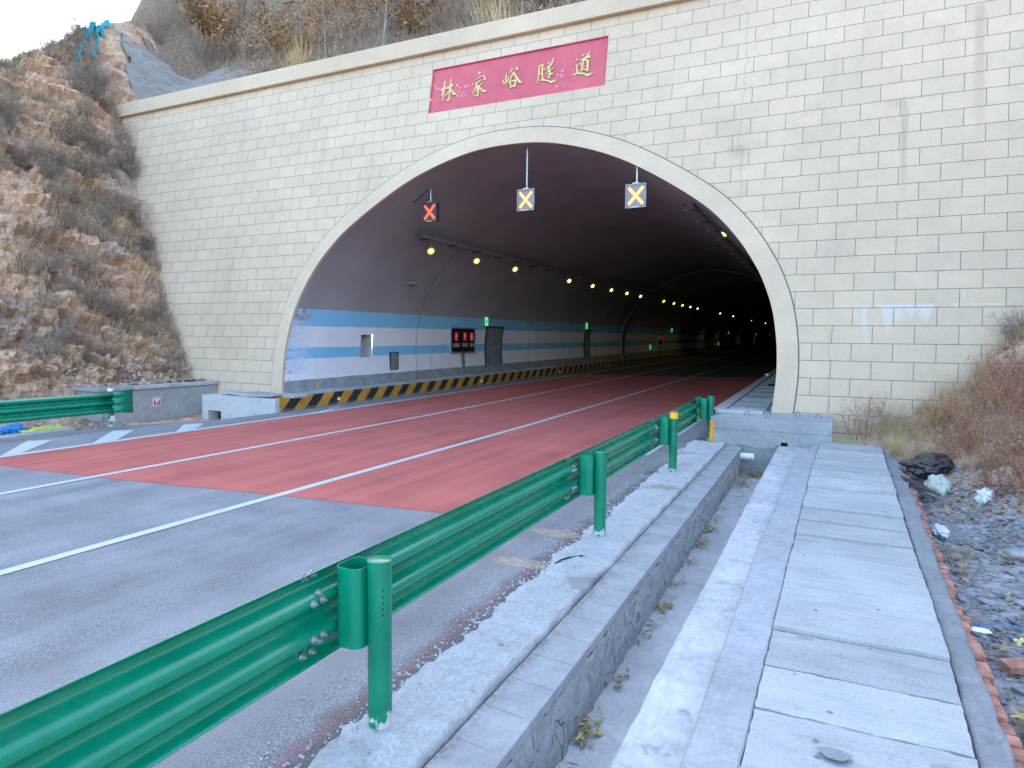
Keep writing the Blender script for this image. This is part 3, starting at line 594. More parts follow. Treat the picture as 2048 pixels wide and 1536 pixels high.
# ================================================================== tunnel portal
P0 = [(0.0, 7.83), (1.1, 7.76), (2.2, 7.50), (3.3, 7.08), (4.4, 6.47), (5.5, 5.72), (6.1, 5.18), (6.6, 4.57), (7.0, 3.92), (7.22, 3.42), (7.37, 2.95), (7.47, 2.4), (7.52, 1.85), (7.52, 1.3), (7.46, 0.62), (7.38, 0.2), (7.26, -0.3)]
CX = -8.46
def crom(pts, n=5):
    out = []
    for i in range(len(pts) - 1):
        p = [Vector(pts[max(i - 1, 0)]), Vector(pts[i]), Vector(pts[i + 1]), Vector(pts[min(i + 2, len(pts) - 1)])]
        if i == 0: p[0] = Vector((-pts[1][0], pts[1][1]))
        for k in range(n):
            t = k / n
            out.append(0.5 * ((2 * p[1]) + (p[2] - p[0]) * t + (2 * p[0] - 5 * p[1] + 4 * p[2] - p[3]) * t * t + (3 * p[1] - p[0] - 3 * p[2] + p[3]) * t ** 3))
    out.append(Vector(pts[-1])); return out
half = crom(P0)
NZ = [(7.5, 2.28), (7.52, 1.40)]
prof = [Vector((CX - p.x, p.y)) for p in reversed(half)] + [Vector((CX + p.x, p.y)) for p in half[1:]]
def lin_x(z, side=-1):       # inner face x at height z
    hp = sorted([(p.y, p.x) for p in half]); return CX + side * interp(hp, z)
def offs(prof, d):
    out = []
    for i, p in enumerate(prof):
        t = (prof[min(i + 1, len(prof) - 1)] - prof[max(i - 1, 0)]).normalized()
        out.append(p + Vector((-t.y, t.x)) * d)
    return out
outer = offs(prof, 0.45); outer2 = offs(prof, 0.478)
def fp(p, o=0.0): return (p.x, BAT * p.y + o, p.y)
portal = thing("tunnel_portal", "cream block-patterned tunnel portal wall with round arch opening", "tunnel portal", (0, 0, 0))
FX0, FX1, FZ1, FZ0 = -28.6, 10.5, 11.30, -0.9
# facade wall: ring of quads between the arch and the rectangle, given a thickness
rect = []
L = len(outer2); zz = [p.y for p in outer2]
for i, p in enumerate(outer2):
    a = i / (L - 1)
    if a < 0.25: rect.append(Vector((FX0, lerp(FZ0, FZ1, a / 0.25))))
    elif a < 0.75: rect.append(Vector((lerp(FX0, FX1, (a - 0.25) / 0.5), FZ1)))
    else: rect.append(Vector((FX1, lerp(FZ1, FZ0, (a - 0.75) / 0.25))))
def near(v, t): return min(range(L), key=lambda i: (rect[i] - Vector(t)).length)
rect[near(rect, (FX0, FZ1))] = Vector((FX0, FZ1)); rect[near(rect, (FX1, FZ1))] = Vector((FX1, FZ1))
vs = [fp(p) for p in outer2] + [fp(p) for p in rect] + [fp(p, 0.7) for p in outer2] + [fp(p, 0.7) for p in rect]
fs = []
for i in range(L - 1):
    fs += [(i, i + 1, L + i + 1, L + i), (2 * L + i, 3 * L + i, 3 * L + i + 1, 2 * L + i + 1), (L + i, L + i + 1, 3 * L + i + 1, 3 * L + i), (i, 2 * L + i, 2 * L + i + 1, i + 1)]
fs += [(0, L, 3 * L, 2 * L), (L - 1, 3 * L - 1, 4 * L - 1, 2 * L - 1)]
wall = MB().add(vs, fs).build("facade_wall", M['facade'], portal, fixn=True)
SX0, SX1, SZ0, SZ1 = -11.36, -5.66, 9.17, 10.60
cut = MB()
cut.add([(x, BAT * z + o, z) for o in (-0.4, 0.07) for x, z in ((SX0, SZ0), (SX1, SZ0), (SX1, SZ1), (SX0, SZ1))], [(0, 1, 2, 3), (7, 6, 5, 4), (0, 4, 5, 1), (1, 5, 6, 2), (2, 6, 7, 3), (3, 7, 4, 0)])
co = cut.build("cutter", M['band'], fixn=True)
bo = wall.modifiers.new("b", 'BOOLEAN'); bo.operation = 'DIFFERENCE'; bo.object = co; bo.solver = 'EXACT'
dg = bpy.context.evaluated_depsgraph_get(); wall_me = bpy.data.meshes.new_from_object(wall.evaluated_get(dg))
wall.modifiers.clear(); wall.data = wall_me; bpy.data.objects.remove(co)
# arch band, standing 2.5 cm proud, with its painted outline
def bandmesh(a, b, o0, o1):
    n = len(a); vs = [fp(p, o0) for p in a] + [fp(p, o0) for p in b] + [fp(p, o1) for p in a] + [fp(p, o1) for p in b]
    fs = []
    for i in range(n - 1):
        fs += [(i, i + 1, n + i + 1, n + i), (2 * n + i, 3 * n + i, 3 * n + i + 1, 2 * n + i + 1), (n + i, n + i + 1, 3 * n + i + 1, 3 * n + i), (i, 2 * n + i, 2 * n + i + 1, i + 1)]
    fs += [(0, n, 3 * n, 2 * n), (n - 1, 3 * n - 1, 4 * n - 1, 2 * n - 1)]
    return MB().add(vs, fs)
bandmesh(prof, outer, -0.03, 0.075).build("arch_band", M['band'], portal, fixn=True)
bandmesh(outer, outer2, -0.012, 0.5).build("arch_outline", M['joint'], portal, fixn=True)
# coping beam
cp = MB(); y0 = BAT * 11.12
cp.prism([(FX0 + 1.75, y0 - 0.17, 11.13), (FX0 + 1.75, y0 + 0.95, 11.13), (FX0 + 1.75, y0 + 0.95, 11.72), (FX0 + 1.75, y0 - 0.02, 11.70), (FX0 + 1.75, y0 - 0.17, 11.62)], (37.3, 0, 0))
cp.build("coping", M['band'], portal, bevel=0.02, fixn=True)
# lining of the bore
ysl = [0.0, 1.25, 1.9, 3.0, 4.2, 4.92] + lin(6.5, 60, 3) + lin(60, 240, 10) + [240]
lrows = []
for j, Y in enumerate(ysl):
    lrows.append([((p.x, BAT * p.y + 0.07, p.y) if j == 0 else (p.x, max(Y, BAT * p.y + 0.05 + 0.15 * j) if j < 3 else Y, p.y + gr(Y))) for p in prof])
nz0 = min(range(len(prof) // 2), key=lambda i: abs(prof[i].y - 1.42)); nz1 = min(range(len(prof) // 2), key=lambda i: abs(prof[i].y - 2.28))
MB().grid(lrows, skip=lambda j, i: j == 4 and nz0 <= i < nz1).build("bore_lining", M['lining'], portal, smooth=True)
MB().add([lrows[-1][i] for i in range(len(prof))], [tuple(range(len(prof)))]).build("bore_dark_cap", M['black'], portal)  # black cap stands in for the darkness further down the bore
za, zb_ = prof[nz0].y, prof[nz1].y; nx = prof[nz0].x - 0.02
nm = MB(); t = 0.40                                 # recessed niche: back, sides, sill, head
nm.box(nx - t - 0.03, nx - t, 4.2, 4.92, za, zb_ + .03); nm.box(nx - t, nx - .005, 4.17, 4.2, za, zb_ + .03); nm.box(nx - t, nx - .005, 4.92, 4.95, za, zb_ + .03)
nm.box(nx - t, nx + .0, 4.2, 4.92, za - .03 + .025, za + .025); nm.box(nx - t, nx + .0, 4.2, 4.92, zb_ + .025, zb_ + .055)
nm.build("niche", M['conc'], portal)
# ring rib deep inside
ri = offs(prof, -0.10); rb = MB()
for Ya, Yb in ((40.0, 40.9),):
    rb.grid([[(p.x, Ya, p.y + gr(Ya)) for p in prof], [(p.x, Ya, p.y + gr(Ya)) for p in ri], [(p.x, Yb, p.y + gr(Yb)) for p in ri], [(p.x, Yb, p.y + gr(Yb)) for p in prof]])
rb.build("lining_rib", M['greymetal'], portal)
# steel doors of the cross passages
def cavern_door(Y0, Y1, z1, parent):
    d = MB(); z0 = 0.70 + gr(Y0)
    def X(z): return lin_x(z - gr(Y0)) + 0.012
    for a, b in ((Y0, (Y0 + Y1) / 2 - .012), ((Y0 + Y1) / 2 + .012, Y1)):
        zs = [lerp(z0, z1, i / 6) for i in range(7)]
        d.grid([[(X(z) + .03, a, z) for z in zs], [(X(z) + .03, b, z) for z in zs]])
        d.grid([[(X(z), a, z) for z in zs], [(X(z) + .03, a, z) for z in zs]]); d.grid([[(X(z) + .03, b, z) for z in zs], [(X(z), b, z) for z in zs]])
    dd = d.build("steel_door", M['greymetal'], parent)
    fr = MB()
    for a, b in ((Y0 - .09, Y0), (Y1, Y1 + .09)):
        zs = [lerp(z0, z1 + .08, i / 6) for i in range(7)]
        fr.grid([[(X(z) + .05, a, z) for z in zs], [(X(z) + .05, b, z) for z in zs]]); fr.grid([[(X(z) - .05, a, z) for z in zs], [(X(z) + .05, a, z) for z in zs]])
    fr.box(X(z1) - .05, X(z1) + .05, Y0 - .09, Y1 + .09, z1, z1 + .09)
    fr.build("door_frame", M['dkmetal'], dd)
    MB().box(X(1.6) + .03, X(1.6) + .09, (Y0 + Y1) / 2 - .05, (Y0 + Y1) / 2 + .05, 1.62, 1.68).build("handle", M['zinc'], dd)
cavern_door(14.45, 16.25, 2.78, portal); cavern_door(30.2, 31.3, 2.9, portal)
# ================================================================== name plaque
sign = thing("name_sign", "long crimson sign with five gold brush characters above the tunnel arch", "sign", (0, 0, 0))
q = [(SX0 + .002, SZ0 + .002), (SX1 - .002, SZ0 + .002), (SX1 - .002, SZ1 - .002), (SX0 + .002, SZ1 - .002)]
MB().add([(x, BAT * z + o, z) for o in (0.058, 0.069) for x, z in q], [(0, 1, 2, 3), (7, 6, 5, 4), (0, 4, 5, 1), (1, 5, 6, 2), (2, 6, 7, 3), (3, 7, 4, 0)]).build("sign_panel", M['plaque'], sign, fixn=True)
rim = MB()
for a, b in ((0, 1), (1, 2), (2, 3), (3, 0)):
    (xa, z_a), (xb, z_b) = q[a], q[b]
    rim.tube([(xa, BAT * z_a + .03, z_a), (xb, BAT * z_b + .03, z_b)], .028, 6)
rim.build("sign_rim", M['plaque'], sign)
GLY = [[[[-10.99,9.87,0.04],[-10.94,9.91,0.044],[-10.82,9.95,0.027]],[[-10.81,9.92,0.027],[-10.74,9.93,0.035],[-10.64,9.98,0.049],[-10.57,10.0,0.035]],[[-10.87,10.17,0.018],[-10.89,10.04,0.022],[-10.9,9.86,0.031],[-10.9,9.7,0.02],[-10.89,9.52,0.011]],[[-10.91,9.82,0.022],[-10.94,9.75,0.015],[-10.98,9.68,0.005]],[[-10.66,10.23,0.013],[-10.67,10.05,0.022],[-10.67,9.89,0.035],[-10.67,9.7,0.02],[-10.66,9.55,0.027],[-10.7,9.52,0.027],[-10.76,9.56,0.009]],[[-10.7,9.82,0.018],[-10.76,9.72,0.015],[-10.84,9.64,0.007]],[[-10.65,9.87,0.022],[-10.56,9.75,0.027],[-10.5,9.69,0.04],[-10.41,9.68,0.007]]],[[[-9.71,10.26,0.009],[-9.68,10.21,0.035],[-9.68,10.17,0.013]],[[-9.8,10.01,0.007],[-9.7,10.06,0.011],[-9.6,10.1,0.013],[-9.53,10.1,0.018],[-9.48,10.03,0.022],[-9.48,9.99,0.027],[-9.53,9.97,0.004]],[[-9.87,9.94,0.007],[-9.86,9.9,0.022],[-9.88,9.88,0.013]],[[-9.61,9.99,0.011],[-9.69,9.94,0.022],[-9.76,9.9,0.027],[-9.73,9.83,0.031],[-9.67,9.74,0.035],[-9.66,9.61,0.02],[-9.68,9.51,0.027],[-9.74,9.52,0.018],[-9.78,9.54,0.007]],[[-9.74,9.84,0.018],[-9.8,9.75,0.011],[-9.86,9.65,0.005]],[[-9.71,9.79,0.018],[-9.79,9.69,0.011],[-9.86,9.61,0.004]],[[-9.68,9.71,0.018],[-9.77,9.61,0.011],[-9.84,9.54,0.013]],[[-9.55,9.89,0.009],[-9.61,9.83,0.015],[-9.67,9.77,0.022]],[[-9.65,9.77,0.022],[-9.56,9.69,0.022],[-9.48,9.62,0.031],[-9.39,9.6,0.018],[-9.35,9.6,0.004]]],[[[-8.83,9.87,0.009],[-8.85,9.83,0.013],[-8.8,9.74,0.018],[-8.74,9.79,0.022],[-8.67,9.81,0.013]],[[-8.76,10.06,0.015],[-8.76,9.92,0.018],[-8.75,9.79,0.022]],[[-8.67,9.96,0.013],[-8.68,9.87,0.015],[-8.69,9.81,0.018]],[[-8.56,10.16,0.018],[-8.6,10.1,0.018],[-8.65,10.03,0.007]],[[-8.44,10.19,0.011],[-8.42,10.12,0.04],[-8.42,10.09,0.031]],[[-8.52,10.06,0.015],[-8.57,9.95,0.02],[-8.63,9.78,0.015],[-8.74,9.67,0.005]],[[-8.52,10.03,0.022],[-8.46,9.93,0.031],[-8.36,9.8,0.031],[-8.29,9.71,0.031],[-8.2,9.67,0.007]],[[-8.62,9.77,0.018],[-8.54,9.77,0.018],[-8.44,9.78,0.027],[-8.39,9.76,0.022]],[[-8.61,9.75,0.02],[-8.58,9.65,0.02],[-8.56,9.56,0.015]],[[-8.42,9.75,0.027],[-8.44,9.65,0.027],[-8.44,9.57,0.018]],[[-8.58,9.6,0.02],[-8.5,9.61,0.022],[-8.43,9.6,0.018]]],[[[-7.7,10.1,0.015],[-7.62,10.11,0.018],[-7.57,10.12,0.02]],[[-7.7,10.1,0.018],[-7.7,9.91,0.02],[-7.71,9.73,0.017],[-7.72,9.56,0.011]],[[-7.6,10.1,0.022],[-7.61,10.01,0.018],[-7.6,9.9,0.02],[-7.58,9.78,0.022],[-7.56,9.66,0.022]],[[-7.68,9.85,0.013],[-7.6,9.84,0.027]],[[-7.64,9.63,0.009],[-7.56,9.65,0.022],[-7.45,9.61,0.02],[-7.35,9.58,0.022],[-7.3,9.54,0.031],[-7.21,9.55,0.031],[-7.14,9.55,0.004]],[[-7.56,10.01,0.007],[-7.54,9.96,0.02],[-7.54,9.94,0.007]],[[-7.44,10.16,0.009],[-7.42,10.12,0.018],[-7.42,10.07,0.004]],[[-7.26,10.25,0.018],[-7.3,10.16,0.018],[-7.34,10.07,0.027],[-7.4,10.01,0.031],[-7.47,9.98,0.011]],[[-7.39,10.01,0.027],[-7.39,9.93,0.027],[-7.36,9.86,0.027],[-7.36,9.74,0.02],[-7.36,9.68,0.024],[-7.42,9.69,0.005]],[[-7.42,9.94,0.013],[-7.47,9.89,0.005]],[[-7.4,9.88,0.015],[-7.49,9.79,0.005]],[[-7.37,9.8,0.015],[-7.49,9.71,0.005]],[[-7.27,9.95,0.015],[-7.33,9.88,0.007]],[[-7.34,9.81,0.013],[-7.29,9.78,0.027],[-7.25,9.76,0.04]]],[[[-6.56,10.12,0.005],[-6.55,10.05,0.035]],[[-6.58,9.92,0.009],[-6.54,9.91,0.027],[-6.55,9.86,0.02],[-6.53,9.77,0.02],[-6.5,9.67,0.027]],[[-6.63,9.63,0.02],[-6.55,9.66,0.022],[-6.41,9.65,0.022],[-6.29,9.61,0.022],[-6.2,9.56,0.04],[-6.11,9.58,0.022],[-6.01,9.58,0.004]],[[-6.33,10.2,0.004],[-6.4,10.16,0.027]],[[-6.18,10.25,0.013],[-6.23,10.17,0.02],[-6.27,10.1,0.027],[-6.33,10.04,0.027],[-6.37,9.95,0.027],[-6.38,9.83,0.022],[-6.37,9.72,0.018]],[[-6.47,10.03,0.007],[-6.37,10.05,0.027],[-6.27,10.09,0.027],[-6.15,10.1,0.035]],[[-6.31,10.01,0.015],[-6.2,10.0,0.018]],[[-6.23,9.99,0.035],[-6.22,9.84,0.029],[-6.21,9.67,0.02]],[[-6.36,9.91,0.013],[-6.31,9.94,0.009]],[[-6.36,9.84,0.013],[-6.28,9.83,0.011]],[[-6.37,9.73,0.018],[-6.31,9.76,0.018],[-6.22,9.69,0.018]]]]
def stroke(mb, st, y_off, grow=0.0, mi=0):
    n = len(st); Lp, Rp = [], []
    pts = []
    for i in range(n - 1):           # subdivide with Catmull-Rom
        p = [Vector(st[max(i - 1, 0)]), Vector(st[i]), Vector(st[i + 1]), Vector(st[min(i + 2, n - 1)])]
        for k in range(4):
            t = k / 4
            pts.append(0.5 * ((2 * p[1]) + (p[2] - p[0]) * t + (2 * p[0] - 5 * p[1] + 4 * p[2] - p[3]) * t * t + (3 * p[1] - p[0] - 3 * p[2] + p[3]) * t ** 3))
    pts.append(Vector(st[-1])); n = len(pts)
    for i in range(n):
        d = (pts[min(i + 1, n - 1)] - pts[max(i - 1, 0)]); d = Vector((d.x, d.y)).normalized(); nn = Vector((-d.y, d.x)); w_ = max(0.003, pts[i].z + grow)
        Lp.append(Vector((pts[i].x, pts[i].y)) + nn * w_); Rp.append(Vector((pts[i].x, pts[i].y)) - nn * w_)
    P = lambda v, o: (v.x, BAT * v.y + o, v.y)
    mb.grid([[P(v, y_off) for v in Lp], [P(v, y_off) for v in Rp]], mi)
    mb.grid([[P(v, 0.0575) for v in Lp], [P(v, y_off) for v in Lp]], mi); mb.grid([[P(v, y_off) for v in Rp], [P(v, 0.0575) for v in Rp]], mi)
for gi, ch in enumerate(GLY):
    mb = MB()
    for si, st in enumerate(ch):
        stroke(mb, st, 0.036 - 0.0013 * si, 0.001, 0)
        stroke(mb, st, 0.050 - 0.0004 * si, 0.015, 1)
    mb.build("character", [M['gold'], M['golddark']], sign)
# ================================================================== walkways inside the bore
random.seed(7)
wl = thing("raised_walkway", "raised cable walkway with yellow and black kerb face along the striped tunnel wall", "walkway", (0, 0, 0))
yk = [-1.05, -0.5, 0.0] + lin(2, 60, 2) + lin(60, 240, 10) + [240]
def zk(Y): return 0.335 + gr(Y)
MB().grid([[(-14.90, Y, -0.4), (-14.90, Y, zk(Y)), (-15.06, Y, zk(Y)), (-15.06, Y, -0.4)] for Y in yk]).add([(-14.90, -1.05, -0.4), (-15.06, -1.05, -0.4), (-15.06, -1.05, .335), (-14.90, -1.05, .335)], [(0, 1, 2, 3)]).build("hazard_kerb", M['hazard'], wl)
MB().grid([[(-15.06, Y, zk(Y) - 0.02), (-16.4, Y, zk(Y) - 0.02)] for Y in yk]).build("walkway_top", M['dim'], wl)
Y = 0.25; k = 0
while k < 46:
    L_ = random.uniform(0.49, 0.52); dz = random.uniform(0.0, 0.022)
    s = MB(); s.box(-15.86 + random.uniform(-.02, .02), -15.02 + random.uniform(-.02, .04), Y, Y + L_ - 0.02, zk(Y) - 0.03, zk(Y) + 0.015 + dz)
    s.build("cover_slab", M['conc'], wl, bevel=0.006); Y += L_; k += 1
wr = thing("right_walkway", "grey slabbed cable walkway at the foot of the dark tunnel side, behind the pit lids", "walkway", (0, 0, 0)); wr.name = "slab_walkway"
def zq(Y): return 0.585 + gr(Y)
yk2 = [0.11, 0.5] + lin(2, 60, 2) + lin(60, 240, 10) + [240]
MB().grid([[(-2.32, Y, -0.4), (-2.32, Y, zq(Y)), (-2.06, Y, zq(Y)), (-2.06, Y, zq(Y) - .05), (-0.6, Y, zq(Y) - .05)] for Y in yk2]).build("kerb_edge", M['dim'], wr)
Y = 0.75; k = 0
while k < 40:
    L_ = random.uniform(0.50, 0.60)
    MB().box(-1.98 + random.uniform(-.02, .02), -1.16 + random.uniform(-.02, .02), Y, Y + L_ - .025, zq(Y) - .06, zq(Y) + random.uniform(-.012, .012)).build("cover_slab", M['oldconc'], wr, bevel=0.006); Y += L_; k += 1
# ================================================================== cable pit against the portal (near side)
pit = thing("cable_pit", "pale concrete cable pit with steel lifting loops against the portal foot beside the guardrail", "concrete pit", (0, 0, 0))
b = MB(); yf = -1.40
b.box(-2.12, 0.25, yf, 0.16, 0.33, 0.585); b.box(-2.118, 0.248, yf + .006, 0.16, 0.32, 0.33); b.box(-2.12, 0.25, yf, 0.16, 0.12, 0.32)
for (x0, x1, z0, z1) in ((-2.12, -0.70, -0.62, 0.12), (-0.57, 0.25, -0.62, 0.12), (-0.70, -0.57, -0.62, -0.01)): b.box(x0, x1, yf, 0.16, z0, z1)
b.build("pit_wall", M['conc'], pit, bevel=0.008)
MB().box(-0.75, -0.5, yf + 0.25, 0.1, -0.3, 0.3).build("drain_hole", M['black'], pit)
MB().box(-2.135, -2.04, yf - 0.006, yf + 0.5, 0.0, 0.50).build("painted_end", M['orange'], pit, bevel=0.01)
def lid(x0, x1, y0, y1, z, rot, name="lid"):
    l = MB(); c = Vector(((x0 + x1) / 2, (y0 + y1) / 2, z)); M_ = Matrix.Translation(c) @ Matrix.Rotation(rot, 4, 'Z')
    l.box(-(x1 - x0) / 2, (x1 - x0) / 2, -(y1 - y0) / 2, (y1 - y0) / 2, 0, 0.012, 0, M_)
    return l.build(name, M['slab'], pit, bevel=0.003)
lid(-1.02, 0.16, -1.28, -0.30, 0.586, 0.02); lid(-2.02, -1.06, -1.28, -0.45, 0.586, -0.01)
MB().box(-0.5, 0.5, -0.2, 0.2, 0, 0.075, 0, Matrix.Translation((-1.62, -0.62, 0.600)) @ Matrix.Rotation(0.03, 4, 'Z')).build("loose_lid", M['slab'], pit, bevel=0.012)
for (x, y) in ((-1.42, -0.95), (-0.42, -0.60), (-0.02, -0.78)):
    pts = [(x + 0.045 * math.cos(t), y + 0.012 * math.cos(t), 0.585 + 0.115 * math.sin(t) ** 0.6 if 0 < t < math.pi else 0.585) for t in [math.pi * i / 10 for i in range(11)]]
    MB().tube(pts, 0.0065, 6).build("lifting_loop", M['dkmetal'], pit)
MB().tube([(-0.98, -0.52, 0.585), (-0.975, -0.52, 0.70)], 0.006, 6).build("rebar_stub", M['dkmetal'], pit)
# white pipe stub and grey cable at the end of the channel
pp = thing("drain_pipe", "short white plastic pipe poking out of the stone channel wall end", "pipe", (-1.42, -1.75, -0.16))
MB().tube([(-0.12, 0, 0), (0.22, 0.01, -0.01)], 0.068, 14, cap=False).build("pipe_barrel", M['white'], pp, smooth=True)
MB().tube([(0.20, 0.01, -0.01), (0.235, 0.01, -0.012)], [0.074, 0.074], 14, cap=False).build("pipe_collar", M['white'], pp)
MB().tube([(0.20, 0.0, -0.01), (0.21, 0.0, -0.01)], 0.062, 14).build("pipe_bore", M['greymetal'], pp)
cb = MB().tube([(-1.55, -1.50, 0.02), (-1.35, -1.62, 0.03), (-1.10, -1.58, -0.03), (-0.85, -1.55, 0.0), (-0.74, -1.5, 0.07)], 0.013, 6).build("loose_cable", M['greymetal'], smooth=True)
tag(cb, "thin grey cable sagging across the channel end below the pit", "cable")
# ================================================================== drainage channel and footway of slabs
dw = thing("channel_wall", "stone faced roadside channel wall topped with pale kerb blocks", "channel wall", (0, 0, 0))
MB().box(-1.778, -1.440, -22, -1.402, -0.085, -0.010).build("kerb_top", M['kerbtop'], dw, bevel=0.008)
ys = lin(-22, -1.41, 0.08) + [-1.41]; zs = [-0.085 - 0.54 * i / 14 for i in range(15)]
rows = []
for Y in ys:
    r_ = []
    for z in zs:
        p = Vector((0, Y * 4.6, z * 3.4)); dd = mn.voronoi(p)[0]; e = dd[1] - dd[0]
        r_.append((-1.462 + 0.028 * min(1, e * 2.2) + 0.006 * fbm(Vector((0, Y * 9, z * 9)), 2), Y, z))
    rows.append(r_)
MB().grid(rows).build("stone_face", M['stonewall'], dw, smooth=True)
ys = lin(-22, -1.42, 0.12) + [-1.42]
fl = struct(MB().grid([[(-1.47 + i * 0.07, Y, -0.56 + 0.014 * fbm(Vector((i * .3, Y * 2, 0)), 3)) for i in range(10)] for Y in ys]).build("channel_floor", M['floor'], smooth=True))
LE = [(-22, -.98), (-14, -.90), (-11.56, -.88), (-9.6, -.85), (-6.1, -.82), (-2, -.75), (-1.4, -.74)]
SL = [(-22, -.62), (-14, -.555), (-11.7, -.525), (-8.9, -.50), (-7.6, -.455), (-5, -.405), (-3.3, -.36), (-1.75, -.05), (-1.42, 0.02)]
SR = [(-22, -.52), (-12.6, -.275), (-11.6, -.25), (-8, -.17), (-5, -.09), (-3.3, -.04), (-1.42, 0.03)]
BR = [(-22, .50), (-12.6, .735), (-11.1, .81), (-9.9, .85), (-6.6, .95), (-2.9, 1.07), (-1.42, 1.12)]
TR = [(-22, .66), (-12.2, .94), (-11.2, .99), (-10.2, 1.02), (-8.8, 1.07), (-6.5, 1.18), (-2.9, 1.30), (-1.6, 1.26), (-1.1, 1.10)]
ys = lin(-22, -1.42, 0.1) + [-1.42]
rows = []
for Y in ys:
    a = interp(LE, Y) + 0.008 * fbm(Vector((0, Y * 5, 1)), 3); c = interp(SL, Y) + 0.03
    rows.append([(a - .004, Y, -0.62), (a, Y, 0.04), (a + 0.012, Y, 0.05)] + [(lerp(a + .012, c, i / 6), Y, 0.05 + 0.006 * fbm(Vector((i, Y * 3, 2)), 3)) for i in range(1, 7)])
lg = MB().grid(rows).build("channel_ledge", M['ledge'], smooth=True, sharp=40); struct(lg)
rows = []
for Y in ys:
    a = interp(SL, Y) + 0.008 * fbm(Vector((4, Y * 1.3, 1)), 3); c = interp(SR, Y) + 0.001 + 0.010 * fbm(Vector((8, Y * 9, 1)), 3)
    rows.append([(a - .035, Y, 0.03), (a, Y, 0.165), (a + .015, Y, 0.18)] + [(lerp(a + .015, c - .01, i / 5), Y, 0.182 + 0.004 * fbm(Vector((i, Y * 3, 7)), 3)) for i in range(1, 6)] + [(c, Y, 0.17), (c + .004, Y, 0.0)])
struct(MB().grid(rows).build("footway_edging", M['conc'], smooth=True, sharp=35))
rows = []
for Y in ys:
    a = interp(SR, Y) - 0.03; c = interp(BR, Y) + 0.06
    rows.append([(a, Y, 0.06), (c, Y, 0.06)])
struct(MB().grid(rows).build("footway_bed", M['gravelbed']))
# footway slabs, each a thing of its own
JO = [-14.55, -14.05, -13.48, -12.80, -12.22, -11.69, -11.13, -10.52, -9.86, -9.22, -8.52, -7.90, -7.28, -6.58, -5.95, -5.28, -4.62, -4.02, -3.42, -2.78, -2.12, -1.45]
nj = len(JO) - 1
for k in range(nj):
    a, b_ = JO[k] + 0.007, JO[k + 1] - 0.007
    n = 10; m_ = 26
    dz = (-.022, .010, -.012, .020, -.016, .004, .014, -.010)[(k * 3 + 1) % 8]; tl = random.uniform(-0.014, 0.014); tb = random.uniform(-0.022, 0.022); th = 0.11
    if k in (4, 5): dz = -.012 + .002 * k; tl = 0; tb = 0
    if k == 6: dz = .022
    top = []
    for j in range(n + 1):
        Y = lerp(a, b_, j / n); r_ = []
        for i in range(m_ + 1):
            x0 = interp(SR, Y) + 0.006; x1 = interp(BR, Y)
            X = lerp(x0, x1, i / m_)
            e = 0.0
            if i in (0, m_): X += 0.006 * fbm(Vector((X * 9, Y * 14, k)), 4)
            Yj = Y + (0.011 * fbm(Vector((X * 9, k * 3.1, j)), 3) if j in (0, n) else 0)
            if i in (0, m_) or j in (0, n): e = -0.006 - 0.008 * abs(fbm(Vector((X * 7, Y * 7, k)), 3))
            r_.append((X, Yj, 0.2 + dz + tl * (i / m_ - 0.5) + tb * (j / n - 0.5) + e + 0.002 * fbm(Vector((X * 4, Y * 4, k)), 2)))
        top.append(r_)
    mb = MB(); mb.grid(top)
    low = lambda q: (q[0], q[1], q[2] - th)
    mb.grid([[low(q) for q in top[0]], top[0]]); mb.grid([top[-1], [low(q) for q in top[-1]]])
    mb.grid([[r_[0] for r_ in top], [low(r_[0]) for r_ in top]]); mb.grid([[low(r_[-1]) for r_ in top], [r_[-1] for r_ in top]])
    o = mb.build("footway_slab", M['slab'], smooth=True, sharp=40)
    idx = nj - 1 - k
    nm_ = ORD[idx] if idx < 20 else "twenty-first"
    tag(o, "pale concrete footway slab beside the channel, %s from the portal pit" % nm_, "paving slab", "footway slabs beside the channel")
    if k == 4:   # dried mortar blot
        bl = MB(); cx_, cy_ = 0.13, -12.52
        bl.add([(cx_, cy_, 0.211)] + [(cx_ + 0.075 * math.cos(t) * (1 + .2 * math.sin(3 * t)), cy_ + 0.05 * math.sin(t), 0.208) for t in [2 * math.pi * i / 14 for i in range(14)]], [(0, i + 1, (i + 1) % 14 + 1) for i in range(14)])
        bl.build("mortar_blot", M['mortar'], o)
# low brick wall with rough mortar top along the far edge of the slabs
bw = thing("brick_edging", "low red brick edging under a rough grey mortar cap beside the footway slabs", "edging wall", (0, 0, 0))
ys = lin(-18, -1.0, 0.05) + [-1.0]
rows = []
for Y in ys:
    a = interp(BR, Y) + 0.013 + 0.008 * fbm(Vector((1, Y * 4, 1)), 3); c = interp(TR, Y) - 0.012 + 0.028 * fbm(Vector((2, Y * 2.2, 1)), 4)
    rows.append([(a, Y, 0.03), (a + .006, Y, 0.135)] + [(lerp(a + .012, c, i / 6), Y, 0.15 + 0.018 * fbm(Vector((i * .9, Y * 6, 3)), 4)) for i in range(7)] + [(c + .006, Y, 0.115)])
MB().grid(rows).build("mortar_cap", M['mortar'], bw, smooth=True)
bk = MB(); Y = -14.0
while Y < -1.1:
    for zc in (0.06, -0.004, -0.068):
        x = interp(TR, Y) + random.uniform(-0.03, 0.02) - (0.0 if random.random() < .8 else .05)
        Mx = Matrix.Translation((x + 0.005, Y + (0 if zc != -0.004 else .06), zc + random.uniform(-.006, .006))) @ Matrix.Rotation(random.uniform(-.08, .02) + 0.03, 4, 'Z') @ Matrix.Rotation(random.uniform(-.05, .05), 4, 'X')
        bk.box(-0.11, 0.06, -0.058, 0.058, -0.028, 0.028, 0, Mx)
    Y += 0.125 + (0.06 if random.random() < .1 else 0)
